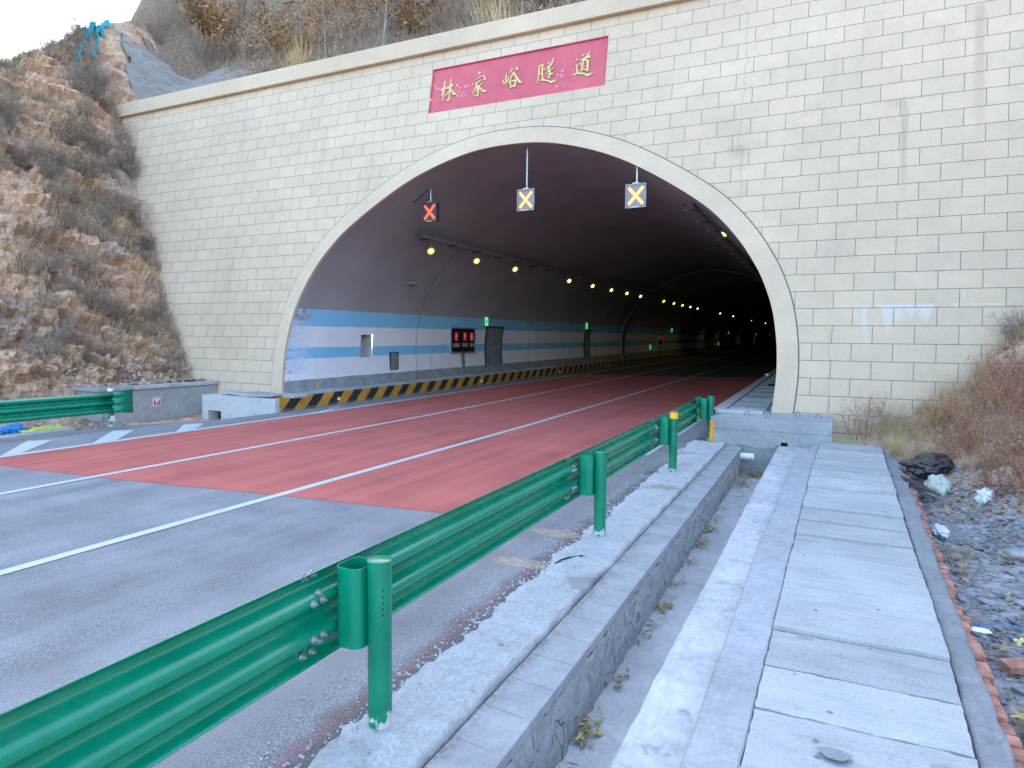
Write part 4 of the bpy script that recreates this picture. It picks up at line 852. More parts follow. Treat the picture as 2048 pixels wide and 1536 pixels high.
bk.build("brick_course", M['brick'], bw, bevel=0.006)
# white cement spill strip under the guardrail
rows = []
ys = lin(-18, -1.41, 0.035) + [-1.41]
for Y in ys:
    x0 = -2.36 - 0.028 * (Y + 8) * (1 if Y > -8 else 0.3) + 0.10 * fbm(Vector((0, Y * 1.3, 5)), 5) + 0.03 * fbm(Vector((0, Y * 9, 5)), 3)
    x1 = -1.798 + 0.030 * fbm(Vector((9, Y * 3, 5)), 5)
    r_ = [(x0, Y, -0.012)]
    for i in range(21):
        X = lerp(x0 + .012, x1, i / 20); e = min(i, 3) / 3
        h = 0.014 + 0.026 * e + 0.030 * fbm(Vector((X * 2.2, Y * 2.2, 1)), 4) * e + 0.018 * fbm(Vector((X * 11, Y * 9, 1)), 4)
        r_.append((X, Y, max(-0.004, h)))
    r_.append((x1 + .004, Y, 0.012)); r_.append((x1 - .004, Y, -0.09)); rows.append(r_)
cs = MB().grid(rows).build("cement_spill", M['cement'], smooth=True)
tag(cs, "lumpy white cement spill strip under the green guardrail posts", "cement strip", kind="stuff")
crumb = MB(); rng = random.Random(3)
def stone(mb, c, r, rng, flat=0.6, mi=0):
    n = rng.choice((4, 5, 5, 6)); a0 = rng.random() * 6.28; tilt = Matrix.Rotation(rng.uniform(-.5, .5), 3, 'X') @ Matrix.Rotation(rng.uniform(-.5, .5), 3, 'Y')
    el = rng.uniform(.45, 1.0)
    ring = [Vector((math.cos(a0 + 6.283 * k / n) * r * rng.uniform(.75, 1.35), math.sin(a0 + 6.283 * k / n) * r * el * rng.uniform(.75, 1.25), rng.uniform(-.2, .2) * r)) for k in range(n)]
    up = [v * rng.uniform(.5, .8) + Vector((0, 0, r * flat * rng.uniform(.6, 1))) for v in ring]; dn = [v * .7 - Vector((0, 0, r * flat * .6)) for v in ring]
    vs = [Vector(c) + tilt @ v for v in dn + ring + up]
    fs = [tuple(range(2 * n, 3 * n)), tuple(range(n))[::-1]]
    for k in range(n):
        k2 = (k + 1) % n; fs += [(k, k2, n + k2, n + k), (n + k, n + k2, 2 * n + k2, 2 * n + k)]
    mb.add(vs, fs, mi)
for i in range(1500):
    Y = rng.uniform(-14.6, -2); off = rng.expovariate(9); X = -2.34 - off + rng.uniform(0, .05)
    if X < -3.0: continue
    stone(crumb, (X, Y, 0.002), rng.uniform(.003, .012) * (1.4 if off < .1 else 1), rng, .7)
for i in range(420):
    stone(crumb, (rng.uniform(-2.3, -1.8), rng.uniform(-14.5, -3), 0.035), rng.uniform(.004, .014), rng, .8)
cr = crumb.build("cement_crumbs", M['cement']); tag(cr, "scattered white cement crumbs beside the lumpy spill strip", "crumbs", kind="stuff")
leaf = MB()
def leafcl(cx_, cy_, cz_, n, sx, sy):
    for i in range(n):
        p = Vector((cx_ + rng.gauss(0, sx), cy_ + rng.gauss(0, sy), cz_ + rng.uniform(0, .03))); a = rng.random() * 6.28; l = rng.uniform(.02, .06); w_ = l * rng.uniform(.12, .35)
        d = Vector((math.cos(a), math.sin(a), rng.uniform(-.3, .4))) * l; s_ = Vector((-math.sin(a), math.cos(a), rng.uniform(-.5, .5))) * w_
        leaf.add([p - d, p + s_, p + d, p - s_], [(0, 1, 2, 3)], 0 if rng.random() < .6 else 1)
for Yc in [-13.0, -12.4, -11.9, -11.5, -10.9, -10.3, -9.9, -9.3, -8.5, -7.8, -7.1, -6.4, -5.6, -4.9]:
    leafcl(-1.38, Yc + rng.uniform(-.2, .2), -0.545, rng.choice([8, 18, 60]), .045, .10)
leafcl(-1.15, -1.75, -0.54, 420, .17, .20); leafcl(-1.3, -2.6, -0.54, 160, .09, .35); leafcl(-1.2, -3.9, -0.54, 50, .12, .5)
lf = leaf.build("leaf_litter", [M['leafye'], M['leafbr']]); tag(lf, "dry yellow leaf litter lying along the channel floor", "leaf litter", kind="stuff")
rodp = MB().tube([(-2.24, -10.20, 0.05), (-2.22, -10.11, 0.06), (-2.18, -10.02, 0.062), (-2.12, -9.92, 0.055), (-2.08, -9.86, 0.05)], 0.008, 6).build("bent_strip", M['black'], smooth=True)
tag(rodp, "bent black rubber strip lying on the white cement spill", "strip")
# ================================================================== guardrails
SEC = [(0, -.020), (.012, -.035), (.035, -.083), (.085, -.083), (.125, -.018), (.145, -.003), (.168, -.003), (.188, -.018), (.228, -.083), (.278, -.083), (.318, -.018), (.338, -.003), (.361, -.003), (.381, -.018), (.421, -.083), (.471, -.083), (.494, -.035), (.506, -.020)]
sec = []
for i in range(len(SEC) - 1):
    p = [Vector(SEC[max(i - 1, 0)]), Vector(SEC[i]), Vector(SEC[i + 1]), Vector(SEC[min(i + 2, len(SEC) - 1)])]
    for k in range(4):
        t = k / 4; sec.append(0.5 * ((2 * p[1]) + (p[2] - p[0]) * t + (2 * p[0] - 5 * p[1] + 4 * p[2] - p[3]) * t * t + (3 * p[1] - p[0] - 3 * p[2] + p[3]) * t ** 3))
sec.append(Vector(SEC[-1]))
def m_post():
    m, nt, b = new_mat("green_post_enamel"); v = coords(nt); z = sep(nt, v)[2]
    d = noise(nt, v, 6, 4); ch = noise(nt, coords(nt, (1, 1, .55)), 16, 5, .7)
    c = ramp(nt, d, [(.3, (.0, .175, .092)), (.7, (.0, .22, .118))])
    k = mth(nt, 'MULTIPLY', step(nt, mth(nt, 'ADD', z, mth(nt, 'MULTIPLY', mth(nt, 'SUBTRACT', ch, .5), .30)), 0.10, 0.085), step(nt, noise(nt, v, 12, 3), .40, .46))
    c = mix(nt, k, c, (.50, .50, .50)); setc(nt, b, c, ramp(nt, d, [(.3, .26), (.7, .40)]), .5); return m
M['post'] = m_post()
def rounded(hx, hy, r, n=5):
    out = []
    for cx_, cy_, a0 in ((hx - r, hy - r, 0), (-hx + r, hy - r, 90), (-hx + r, -hy + r, 180), (hx - r, -hy + r, 270)):
        for k in range(n + 1):
            a = R(a0 + 90 * k / n); out.append((cx_ + r * math.cos(a), cy_ + r * math.sin(a)))
    return out
def spacer(parent, x, y, z0, z1):
    o_ = rounded(.085, .10, .055); i_ = rounded(.080, .095, .05); n = len(o_)
    vs = [(x + a, y + b_, z) for z in (z0, z1) for a, b_ in o_] + [(x + a, y + b_, z) for z in (z0, z1) for a, b_ in i_]
    fs = []
    for k in range(n):
        k2 = (k + 1) % n
        fs += [(k, k2, n + k2, n + k), (2 * n + k, 3 * n + k, 3 * n + k2, 2 * n + k2), (n + k, n + k2, 3 * n + k2, 3 * n + k), (k, 2 * n + k, 2 * n + k2, k2)]
    return MB().add(vs, fs).build("spacer_block", M['green'], parent, smooth=True, sharp=50)
def bolt(mb, x, y, z, s=1):
    mb.tube([(x, y, z), (x + .008 * s, y, z)], .022, 12); mb.tube([(x + .008 * s, y, z), (x + .026 * s, y, z)], .0145, 6); mb.tube([(x + .026 * s, y, z), (x + .040 * s, y, z)], .008, 8)
def postmesh(parent, x, y, h, z0=-0.15, name="post"):
    r = .067; n = 28
    p = MB().tube([(x, y, z0), (x, y, h - .012)], r, n); p.tube([(x, y, h - .012), (x, y, h - .004), (x, y, h)], [r + .002, r + .002, r - .004], n)
    return p.build(name, M['post'], parent, smooth=True, sharp=40)
gl = thing("guardrail", "green steel three-wave guardrail beside the white cement strip and stone channel", "guardrail", (0, 0, 0))
XB, ZB = -2.395, 0.435
rows = []
for Y in lin(-21, -1.28, 0.5) + [-1.28]:
    rows.append([(XB + s.y, Y, ZB + s.x + 0.0009 * (Y + 13)) for s in sec])
bm_ = MB().grid(rows).build("beam", M['green'], gl, smooth=True); so = bm_.modifiers.new("thick", 'SOLIDIFY'); so.thickness = .004; so.offset = 0
def secx(h_):
    return interp([(q.x, q.y) for q in sec], h_)
for Yp in (-13.07, -9.07, -5.15):
    for hb in (.040, .120, .157, .350, .385, .480):
        for dy in ((-.21,) if hb in (.120, .385) else (-.27, -.20)):
            bb = MB(); bolt(bb, XB + secx(hb) + .004, Yp + dy, ZB + hb, .8)
            bb.build("bolt", M['zinc'], bm_, smooth=True, sharp=35)
for k, (Yp, h) in enumerate(((-17.07, 0.985), (-13.07, 0.985), (-9.07, 0.975), (-5.15, 1.04), (-1.18, 1.01))):
    po = postmesh(gl, -2.16, Yp, h)
    spacer(gl, -2.31, Yp - .01, ZB + .055, ZB + .505)
    if k == 3:
        MB().tube([(-2.16, Yp, h - .11), (-2.16, Yp, h + .002)], .0685, 28).build("reflective_band", M['reflyel'], po, smooth=True, sharp=40)
        MB().tube([(-2.16, Yp, h + .0022), (-2.16, Yp, h + .008)], .066, 28).build("red_cap", M['reflred'], po, smooth=True, sharp=40)
    for q_ in range(5):
        ho = MB()
        a = R(-38); zq_ = h - .16 - .034 * q_
        ho.tube([(-2.16 + .062 * math.cos(a), Yp + .062 * math.sin(a), zq_), (-2.16 + .0678 * math.cos(a), Yp + .0678 * math.sin(a), zq_)], .006, 8)
        ho.build("bolt_hole", M['black'], po)
tm = MB()
for Y0, Y1, xo in ((-1.30, -1.02, -0.05), (-1.02, -0.86, -0.05)):
    tm.box(XB - .085, XB - .01, Y0, Y1, ZB - .01, ZB + .53)
tm.build("end_terminal", M['green'], gl, bevel=.03)
# far guardrail
gf = thing("guardrail", "short green guardrail end with white banded post beside the chevron paint", "guardrail", (0, 0, 0)); gf.name = "verge_guardrail"
XF, ZF = -16.13, 0.245
rows = [[(XF - s.y, Y, ZF + s.x) for s in sec] for Y in lin(-26, -5.45, 0.5) + [-5.45]]
bf = MB().grid(rows).build("beam", M['green'], gf, smooth=True); so = bf.modifiers.new("thick", 'SOLIDIFY'); so.thickness = .004; so.offset = 0
n = len(sec); last = rows[-1]
e1 = [(XF + .055, -5.22, ZF - .02 + .546 * i / (n - 1)) for i in range(n)]; e2 = [(XF + .05, -4.93, ZF - .05 + .62 * i / (n - 1)) for i in range(n)]
tf = MB().grid([last, e1, e2]).build("end_terminal", M['green'], gf, smooth=True); so = tf.modifiers.new("thick", 'SOLIDIFY'); so.thickness = .005
for Yp in (-5.40, -9.40):
    po = postmesh(gf, -16.25, Yp, 0.86, -0.5)
    MB().tube([(-16.25, Yp, .78), (-16.25, Yp, .862)], .069, 24).build("white_band", M['white'], po, smooth=True, sharp=40)
    MB().tube([(-16.25, Yp, .8622), (-16.25, Yp, .87)], .064, 24).build("red_cap", M['reflred'], po, smooth=True, sharp=40)
    MB().box(-16.19, -16.178, Yp - .06, Yp + .05, 0.02, .16).build("white_tape", M['white'], po)
# ================================================================== verge structures at the far side
va = thing("concrete_vault", "weathered grey concrete vault with overhanging slab lid at the rock foot", "concrete vault", (0, 0, 0))
MB().box(-20.25, -18.86, -4.0, 0.02, -0.75, 0.545).build("vault_wall", M['oldconc'], va, bevel=.01)
for (a, b_) in ((-4.12, -3.0), (-2.99, -1.7), (-1.69, 0.02)):
    MB().box(-20.4, -18.78, a, b_, 0.548, 0.655).build("roof_slab", M['conc'], va, bevel=.012)
sg = thing("square_sign", "small square red sign with a white T on the grey concrete vault", "sign", (-18.845, -2.24, 0.13))
MB().box(-.012, .0, -.13, .13, -.14, .14).build("white_plate", M['white'], sg)
MB().box(0.001, .006, -.11, .11, -.12, .12).build("red_panel", M['signr'], sg)
tt = MB(); tt.box(.007, .011, -.085, .085, .025, .095); tt.box(.0072, .011, -.032, .032, -.085, .03); tt.box(.0071, .011, -.06, .06, -.09, -.045)
tt.build("letter_t", M['white'], sg)
wb = thing("white_pit", "low white concrete pit with a dark opening under loose lids beside the hazard kerb", "concrete pit", (0, 0, 0))
b = MB()
for (x0, x1, z0, z1) in ((-18.10, -17.83, -.75, .30), (-17.25, -14.92, -.75, .30), (-17.83, -17.25, -.19, .30), (-17.83, -17.25, -.75, -.52)): b.box(x0, x1, -1.2, .08, z0, z1)
b.build("pit_wall", concrete("whitewashed_concrete", (0.42, 0.43, 0.44), (0.52, 0.53, 0.54), 3, .2), wb, bevel=.008)
MB().box(-17.83, -17.25, -.8, -.2, -.75, .1).build("pit_hollow", plain("maroon_dark", (.09, .025, .03), .9), wb)
for (x, y, rz, rx, l) in ((-16.95, -.62, .08, R(4), .62), (-15.75, -.72, -.05, R(-3), .58), (-16.4, -.3, .0, R(2), .5), (-15.2, -.35, .02, R(3), .5)):
    MB().box(-l, l, -.28, .28, 0, .05, 0, Matrix.Translation((x, y, .325)) @ Matrix.Rotation(rz, 4, 'Z') @ Matrix.Rotation(rx, 4, 'Y')).build("loose_lid", M['slab'], wb, bevel=.008)
# ================================================================== lights and fittings in the bore
def cable_tray(name, X, z, Y0, Y1, label, side):
    t = thing(name, label, "cable tray", (0, 0, 0)); h = .10; w_ = .22
    c = MB(); nseg = lin(Y0, Y1, 6) + [Y1]
    c.grid([[(X - w_ / 2, Y, z + gr(Y) + h), (X - w_ / 2, Y, z + gr(Y)), (X + w_ / 2, Y, z + gr(Y)), (X + w_ / 2, Y, z + gr(Y) + h)] for Y in nseg])
    c.grid([[(X + w_ / 2 + .004, Y, z + gr(Y) + h), (X + w_ / 2 + .004, Y, z + gr(Y) - .004), (X - w_ / 2 - .004, Y, z + gr(Y) - .004), (X - w_ / 2 - .004, Y, z + gr(Y) + h)] for Y in nseg])
    c.build("channel", M['greymetal'], t)
    Y = Y0 + .5; k = 0
    while Y < min(Y1, Y0 + 62):
        a = MB(); zt = z + gr(Y)
        a.box(X - .20, X + .22, Y - .03, Y + .03, zt - .06, zt - .008)
        a.tube([(X + side * .10, Y, zt), (X + side * .16, Y, zt + .35)], .014, 6)
        if k % 2 == 0: a.tube([(X + .1, Y + .1, zt + .12), (X, Y + .5, zt + .16), (X - .05, Y + .8, zt + .08)], .012, 5)
        a.build("bracket", M['dkmetal'], t); Y += 2.0; k += 1
    return t
cable_tray("cable_tray", -13.36, 5.84, 4.15, 150, "grey cable tray carrying yellow floodlights above the blue striped wall", -1)
cable_tray("cable_tray", -3.42, 5.82, 2.2, 110, "grey cable tray high on the dark bore side opposite the blue striped wall", 1)
def floodlight(X, Y, z, label, side, group):
    t = thing("floodlight", label, "floodlight", (X, Y, z), 0, group)
    M_ = Matrix.Rotation(R(16 * side), 4, 'Z') @ Matrix.Rotation(R(-38 * side), 4, 'Y') @ Matrix.Rotation(R(-40), 4, 'X')
    MB().tube([M_ @ Vector((0, 0, .002)), M_ @ Vector((0, 0, .05)), M_ @ Vector((0, 0, .14))], [.16, .155, .08], 16).build("housing", M['dkmetal'], t, smooth=True, sharp=40)
    MB().tube([M_ @ Vector((0, 0, -.006)), M_ @ Vector((0, 0, .0))], .150, 20).build("reflector", M['lamprim'], t)  # glowing disc paints the halo around the lens
    MB().tube([M_ @ Vector((0, 0, -.014)), M_ @ Vector((0, 0, -.0065))], .085, 16).build("lens", M['lamp'], t)
    MB().tube([(0, 0, .09), (0, .02, .34)], .014, 6).tube([(0, .02, .34), (-.08, .35, .38)], .01, 5).build("hanger", M['zinc'], t)
    return t
LY = [5.15, 8.75, 12.6, 20.0, 24.3, 28.4, 32.4, 36.5, 45, 49.6, 54, 58.5, 63.2, 82, 97, 128, 164]
for k, Y in enumerate(LY):
    z = 5.42 + gr(Y) + 0.0035 * Y
    floodlight(-13.42, Y, z, "lit yellow floodlight under the cable tray above the blue stripes, %s from the tunnel mouth" % ORD[k], 1, "lit floodlights over the striped wall")
    l_ = bpy.data.lights.new("lamp_light", 'SPOT'); l_.energy = 2.2; l_.color = (1.0, .80, .32); l_.spot_size = R(120); l_.spot_blend = .8; l_.shadow_soft_size = .12
    lo = bpy.data.objects.new("lamp_light", l_); sc.collection.objects.link(lo); lo.location = (-13.42, Y, z - .22); lo.rotation_euler = (0, R(4), 0)
floodlight(-3.30, 8.4, 6.02, "single lit floodlight on the tray opposite the blue striped wall", -1, None)
for k in range(18):
    Y = 1.65 + 10.4 * k; zc = 0.10 + gr(Y) * .75
    t = thing("kerb_light", "small amber kerb light on the hazard kerb, %s from the tunnel mouth" % ORD[k], "kerb light", (-14.893, Y, zc), 0, "amber lights along the hazard kerb")
    MB().box(-.004, .03, -.06, .06, -.045, .045).build("housing", M['white'], t, bevel=.008)
    MB().box(.0302, .036, -.04, .04, -.03, .03).build("lens", M['kerblamp'], t, bevel=.002)
dl = thing("kerb_delineator", "small white delineator on the grey slabbed walkway kerb", "delineator", (-2.2, 15.5, zq(15.5)))
MB().prism([(-.08, 0, .09), (.08, 0, .09), (.05, 0, 0), (-.05, 0, 0)], (0, .04, 0)).build("reflector", M['white'], dl); MB().box(-.06, .06, .0, .06, -.005, .004).build("foot", M['dkmetal'], dl)
rl = MB()
for i in range(24):
    a = 6.283 * i / 24
rl.add([(0, 0, .06)] + [(.36 * math.cos(6.283 * i / 20), .40 * math.sin(6.283 * i / 20), .035) for i in range(20)] + [(.38 * math.cos(6.283 * i / 20), .42 * math.sin(6.283 * i / 20), 0) for i in range(20)], [(0, i + 1, (i + 1) % 20 + 1) for i in range(20)] + [(i + 1, i + 21, (i + 1) % 20 + 21, (i + 1) % 20 + 1) for i in range(20)])
ro = rl.build("rubber_disc", M['black'], smooth=True); ro.location = (-1.35, 9.2, zq(9.2) + .012); tag(ro, "round black rubber lid lying on the grey slabbed walkway", "lid")
# evacuation light boxes
def light_box(Y, z, label, group):
    X = lin_x(z - gr(Y)) + .0
    t = thing("exit_light_box", label, "exit sign", (X, Y, z), 0, group)
    MB().box(-.03, .12, -.22, .22, -.26, .26).build("housing", M['exitedge'], t, bevel=.01)
    MB().box(.121, .127, -.17, .17, -.21, .21).build("lit_panel", M['exitg'], t)
    g = MB(); g.box(.128, .132, -.05, .05, -.10, .10); g.box(.128, .1322, -.022, .022, .11, .15); g.build("pictogram", M['black'], t)
    MB().tube([(.0, .05, .26), (-.02, .08, .42), (-.03, .06, .5)], .012, 5).build("feed_cable", M['black'], t)
for k, (Y, z) in enumerate(((14.05, 3.10), (29.9, 3.24), (60, 3.44), (110, 3.80), (166, 4.20), (214, 4.5))):
    light_box(Y, z, "green lit exit box on the blue striped wall, %s from the tunnel mouth" % ORD[k], "green exit boxes on the striped wall")
for k, (Y, z) in enumerate(((50.5, 1.55), (99, 1.82))):
    light_box(Y, z, "green lit exit box low on the white dado, %s from the tunnel mouth" % ORD[k], "low green boxes on the dado")
# hydrant cabinets
def cabinet(Y0, label):
    t = thing("hydrant_cabinet", label, "fire cabinet", (lin_x(2.64) - .01, Y0, gr(Y0)), 0)
    W, Z0, Z1 = 2.32, 1.50, 2.62
    fr = MB(); fr.box(-.05, .05, -.06, 0, Z0 - .06, Z1 + .06); fr.box(-.05, .05, W, W + .06, Z0 - .06, Z1 + .06); fr.box(-.05, .05, 0, W, Z1, Z1 + .06); fr.box(-.05, .05, 0, W, Z0 - .06, Z0)
    fr.build("frame", M['zinc'], t)
    for a, b_, kind in ((0.0, .98, 0), (.98, 1.68, 1), (1.68, W, 2)):
        d = MB().box(-.04, .022, a + .012, b_ - .012, Z0 + .01, Z1 - .01).build("cabinet_door", plain("dark_glass_door", (.018, .016, .018), .22, .2), t)
        m_ = (a + b_) / 2 - .02
        MB().box(.0222, .028, m_ - .14, m_ + .14, Z1 - .58, Z1 - .18).build("red_icon", M['redglow'], d)
        ic = MB()
        if kind == 0: ic.prism([(.029, m_ - .08, Z1 - .40), (.029, m_ + .08, Z1 - .40), (.029, m_ + .04, Z1 - .31), (.029, m_ - .04, Z1 - .31)], (.003, 0, 0))
        elif kind == 1: ic.box(.029, .032, m_ - .09, m_ - .02, Z1 - .44, Z1 - .27); ic.prism([(.029, m_ - .02, Z1 - .40), (.029, m_ + .1, Z1 - .36), (.029, m_ - .02, Z1 - .28)], (.003, 0, 0))
        else: ic.box(.029, .032, m_ - .06, m_ - .01, Z1 - .52, Z1 - .30); ic.box(.029, .032, m_ + .03, m_ + .08, Z1 - .52, Z1 - .24); ic.tube([(.031, m_ - .04, Z1 - .3), (.031, m_ - .02, Z1 - .24), (.031, m_ - .09, Z1 - .26)], .014, 5)
        ic.build("icon_figure", M['white'], d)
        nch = 5 if kind == 0 else 4 if kind == 1 else 3; tx = MB(); cw = min(.13, (b_ - a - .12) / nch)
        rg = random.Random(kind)
        for q_ in range(nch):
            c0 = m_ + .02 - nch * cw / 2 + q_ * cw
            tx.box(.0222, .026, c0 + .01, c0 + cw * .82, Z0 + .39, Z0 + .405); tx.box(.0222, .0262, c0 + .01, c0 + cw * .82, Z0 + .25, Z0 + .263); tx.box(.0222, .0264, c0 + cw * .38, c0 + cw * .5, Z0 + .24, Z0 + .42)
            tx.box(.0222, .0266, c0 + .012, c0 + .026, Z0 + .25, Z0 + (.40 if rg.random() < .6 else .33)); tx.box(.0222, .0258, c0 + .02, c0 + cw * .8, Z0 + .31 + .02 * rg.random(), Z0 + .33 + .02 * rg.random())
        tx.build("white_lettering", M['paper'], d)
    ch = MB()
    for i in range(6):
        z0_, z1_ = lerp(.42, 1.44, i / 6), lerp(.42, 1.44, (i + 1) / 6)
        x_ = lin_x(z0_) - lin_x(2.64) + .03
        ch.box(x_ - .03, x_ + .03, 1.06, 1.36, z0_, z1_)
    ch.build("conduit_cover", M['greymetal'], t)
cabinet(10.82, "dark three-door fire cabinet with red pictograms on the striped wall near the mouth")
cabinet(54.0, "dim fire cabinet on the striped wall deep inside the tunnel")
jp = thing("junction_panel", "small rusty grey steel panel low on the white dado", "panel", (lin_x(1.25), 6.1, 0))
MB().box(-.03, .03, 0, .5, .93, 1.58).build("plate", M['greymetal'], jp, bevel=.006)
ft = MB(); ft.box(-.03, .036, -.05, 0, .89, 1.62); ft.box(-.03, .036, .5, .55, .89, 1.62); ft.box(-.03, .036, 0, .5, 1.58, 1.62); ft.box(-.03, .036, 0, .5, .89, .93); ft.build("rough_frame", M['dkmetal'], jp)
MB().tube([(.03, .3, 1.05), (.045, .3, 1.05)], .03, 10).build("lock", M['black'], jp)
cv = thing("security_camera", "small grey security camera on the dark upper bore wall above the stripes", "camera", (-15.18, 6.4, 4.42))
MB().tube([(-.12, 0, .0), (.12, 0, -.02)], .02, 8).build("arm", M['zinc'], cv)
MB().box(.05, .25, -.28, .12, -.06, .08, 0, Matrix.Rotation(R(-12), 4, 'Z')).build("housing", M['greymetal'], cv, bevel=.02)
MB().box(.02, .30, -.42, .16, .083, .10, 0, Matrix.Rotation(R(-12), 4, 'Z')).build("sun_shield", M['zinc'], cv)
for k, (y, z) in enumerate(((1.75, .52), (9.6, .56))):
    hk = MB().box(-.0, .02, -.03, .03, -.09, .09).build("yellow_tag", M['reflyel']); hk.location = (lin_x(z) + .005, y, z); tag(hk, "small yellow tag on the grey wall foot, %s from the tunnel mouth" % ORD[k], "tag", "yellow tags on the wall foot")
# lane control signals
def lane_signal(X, Y, z, ztop, mx, mp, label, cab):
    t = thing("lane_signal", label, "lane signal", (X, Y, z), R(-3), "lane signals hanging in the tunnel mouth")
    w_, h = .285, .315
    MB().box(-w_, w_, .0, .13, -h, h).build("housing", M['dkmetal'], t, bevel=.008)
    f = MB()
    f.box(-w_, -w_ + .045, -.022, .0, -h, h); f.box(w_ - .045, w_, -.022, .0, -h, h); f.box(-w_ + .045, w_ - .045, -.022, .0, h - .05, h); f.box(-w_ + .045, w_ - .045, -.022, .0, -h, -h + .05)
    f.build("bezel", M['greymetal'] if mx == 'ledx' else M['dkmetal'], t)
    s = MB().box(-w_ + .046, w_ - .046, -.008, -.001, -h + .051, h - .051).build("screen", M[mp], t)
    xm = MB()
    for sgn in (1, -1):
        A = math.atan2(2 * (h - .075), 2 * (w_ - .07)) * sgn; Lx = math.hypot(h - .09, w_ - .085)
        xm.box(-Lx, Lx, -.014 - .001 * sgn, -.0085, -.042, .042, 0, Matrix.Rotation(-A, 4, 'Y'))
    xm.build("lit_cross", M[mx], t)
    tx = MB(); tx.tube([(-.09, -.0225, -h + .025), (-.09, -.024, -h + .025)], .016, 8)
    for q_ in range(4): tx.box(-.055 + q_ * .04, -.03 + q_ * .04, -.0245, -.0222, -h + .014, -h + .036)
    tx.build("maker_lettering", M['white'], t)
    MB().tube([(0, .06, h), (0, .06, ztop - z)], .024, 8).build("hanger_rod", M['zinc'], t)
    MB().box(-.09, .09, -.03, .15, h - .001, h + .025).build("mount_plate", M['zinc'], t)
    MB().tube([Vector(p) for p in cab], .012, 6).tube([(-.0, .07, ztop - z - .12), (-.05, .05, h + .25), (-.14, .06, h + .01)], .008, 5).build("feed_cable", M['black'], t, smooth=True)
lane_signal(-11.72, 2.40, 6.30, 7.04, 'ledr', 'ledpaneld', "dark lane signal showing a red orange cross, nearest the blue striped wall", [(-.02, .06, .70), (-.10, .08, .74), (-.30, .1, .66), (-.55, .12, .50), (-.72, .14, .42), (-.80, .15, .43)])
lane_signal(-8.02, 1.80, 6.28, 7.80, 'ledx', 'ledpanel', "pale lane signal with orange cross on the longest hanger rod, at the arch crown", [(.0, .07, 1.30), (-.04, .07, 1.40), (-.0, .08, 1.47), (-.03, .09, 1.50), (-.10, .1, 1.50)])
lane_signal(-4.62, 1.35, 6.03, 6.84, 'ledx', 'ledpanel', "pale lane signal with orange cross furthest from the blue striped wall", [(-.03, .06, .45), (-.02, .07, .70), (.06, .08, .76), (.24, .1, .70), (.42, .12, .52), (.58, .14, .46), (.70, .16, .50)])
# ================================================================== vegetation
def tri_tube(mb, pts, rs, mi=0): mb.tube(pts, rs, 3, mi, cap=False)
def wander(rng, p, d, l, n, bend, grav=0.0):
    out = [p.copy()]; d = d.normalized()
    for i in range(n):
        d = (d + Vector((rng.uniform(-1, 1), rng.uniform(-1, 1), rng.uniform(-1, 1))) * bend + Vector((0, 0, grav))).normalized(); p = p + d * l / n; out.append(p.copy())
    return out
def shrub_mesh(seed, h, n, spread, mats, leaves=0, rad=.006, name="shrub", sub=3, leafl=.05):
    rng = random.Random(seed); mb = MB()
    for i in range(n):
        a = rng.random() * 6.283; s = rng.random() ** .7
        base = Vector((math.cos(a) * spread * .35 * rng.random(), math.sin(a) * spread * .35 * rng.random(), -.05))
        d = Vector((math.cos(a) * s * spread / h, math.sin(a) * s * spread / h, 1))
        pts = wander(rng, base, d, h * rng.uniform(.5, 1.05), 4, .16)
        tri_tube(mb, pts, [rad * (1 - .8 * t / 4) for t in range(5)])
        for j in range(sub):
            q = pts[rng.randint(1, 3)]; t = wander(rng, q, Vector((rng.uniform(-1, 1), rng.uniform(-1, 1), rng.uniform(.1, 1.1))), h * rng.uniform(.15, .42), 2, .2)
            tri_tube(mb, t, [rad * .55, rad * .4, rad * .15])
            for k in range(leaves):
                c = t[rng.randint(0, 2)] + Vector((rng.uniform(-1, 1), rng.uniform(-1, 1), rng.uniform(-1, 1))) * .06 * h
                u = Vector((rng.uniform(-1, 1), rng.uniform(-1, 1), rng.uniform(-1, .6))).normalized() * leafl * rng.uniform(.6, 1.3); v = u.cross(Vector((rng.uniform(-1, 1), rng.uniform(-1, 1), rng.uniform(-1, 1)))).normalized() * leafl * .45
                mb.add([c, c + u * .5 + v, c + u, c + u * .5 - v], [(0, 1, 2, 3)], 1)
    return mb.build(name, mats)
def tuft_mesh(seed, h, n, spread, mat, name="grass_tuft", w_=.006):
    rng = random.Random(seed); mb = MB()
    for i in range(n):
        a = rng.random() * 6.283; r0 = spread * .4 * rng.random(); lean = rng.uniform(.15, 1.0) * spread / h
        p = Vector((math.cos(a) * r0, math.sin(a) * r0, -.03)); d = Vector((math.cos(a) * lean, math.sin(a) * lean, 1))
        pts = wander(rng, p, d, h * rng.uniform(.5, 1.1), 4, .12, -.13 * rng.random())
        s = Vector((-math.sin(a), math.cos(a), rng.uniform(-.3, .3))) * w_
        for q in range(4):
            k0, k1 = 1 - q / 4.2, 1 - (q + 1) / 4.2
            mb.add([pts[q] - s * k0, pts[q] + s * k0, pts[q + 1] + s * k1, pts[q + 1] - s * k1], [(0, 1, 2, 3)])
    return mb.build(name, mat)
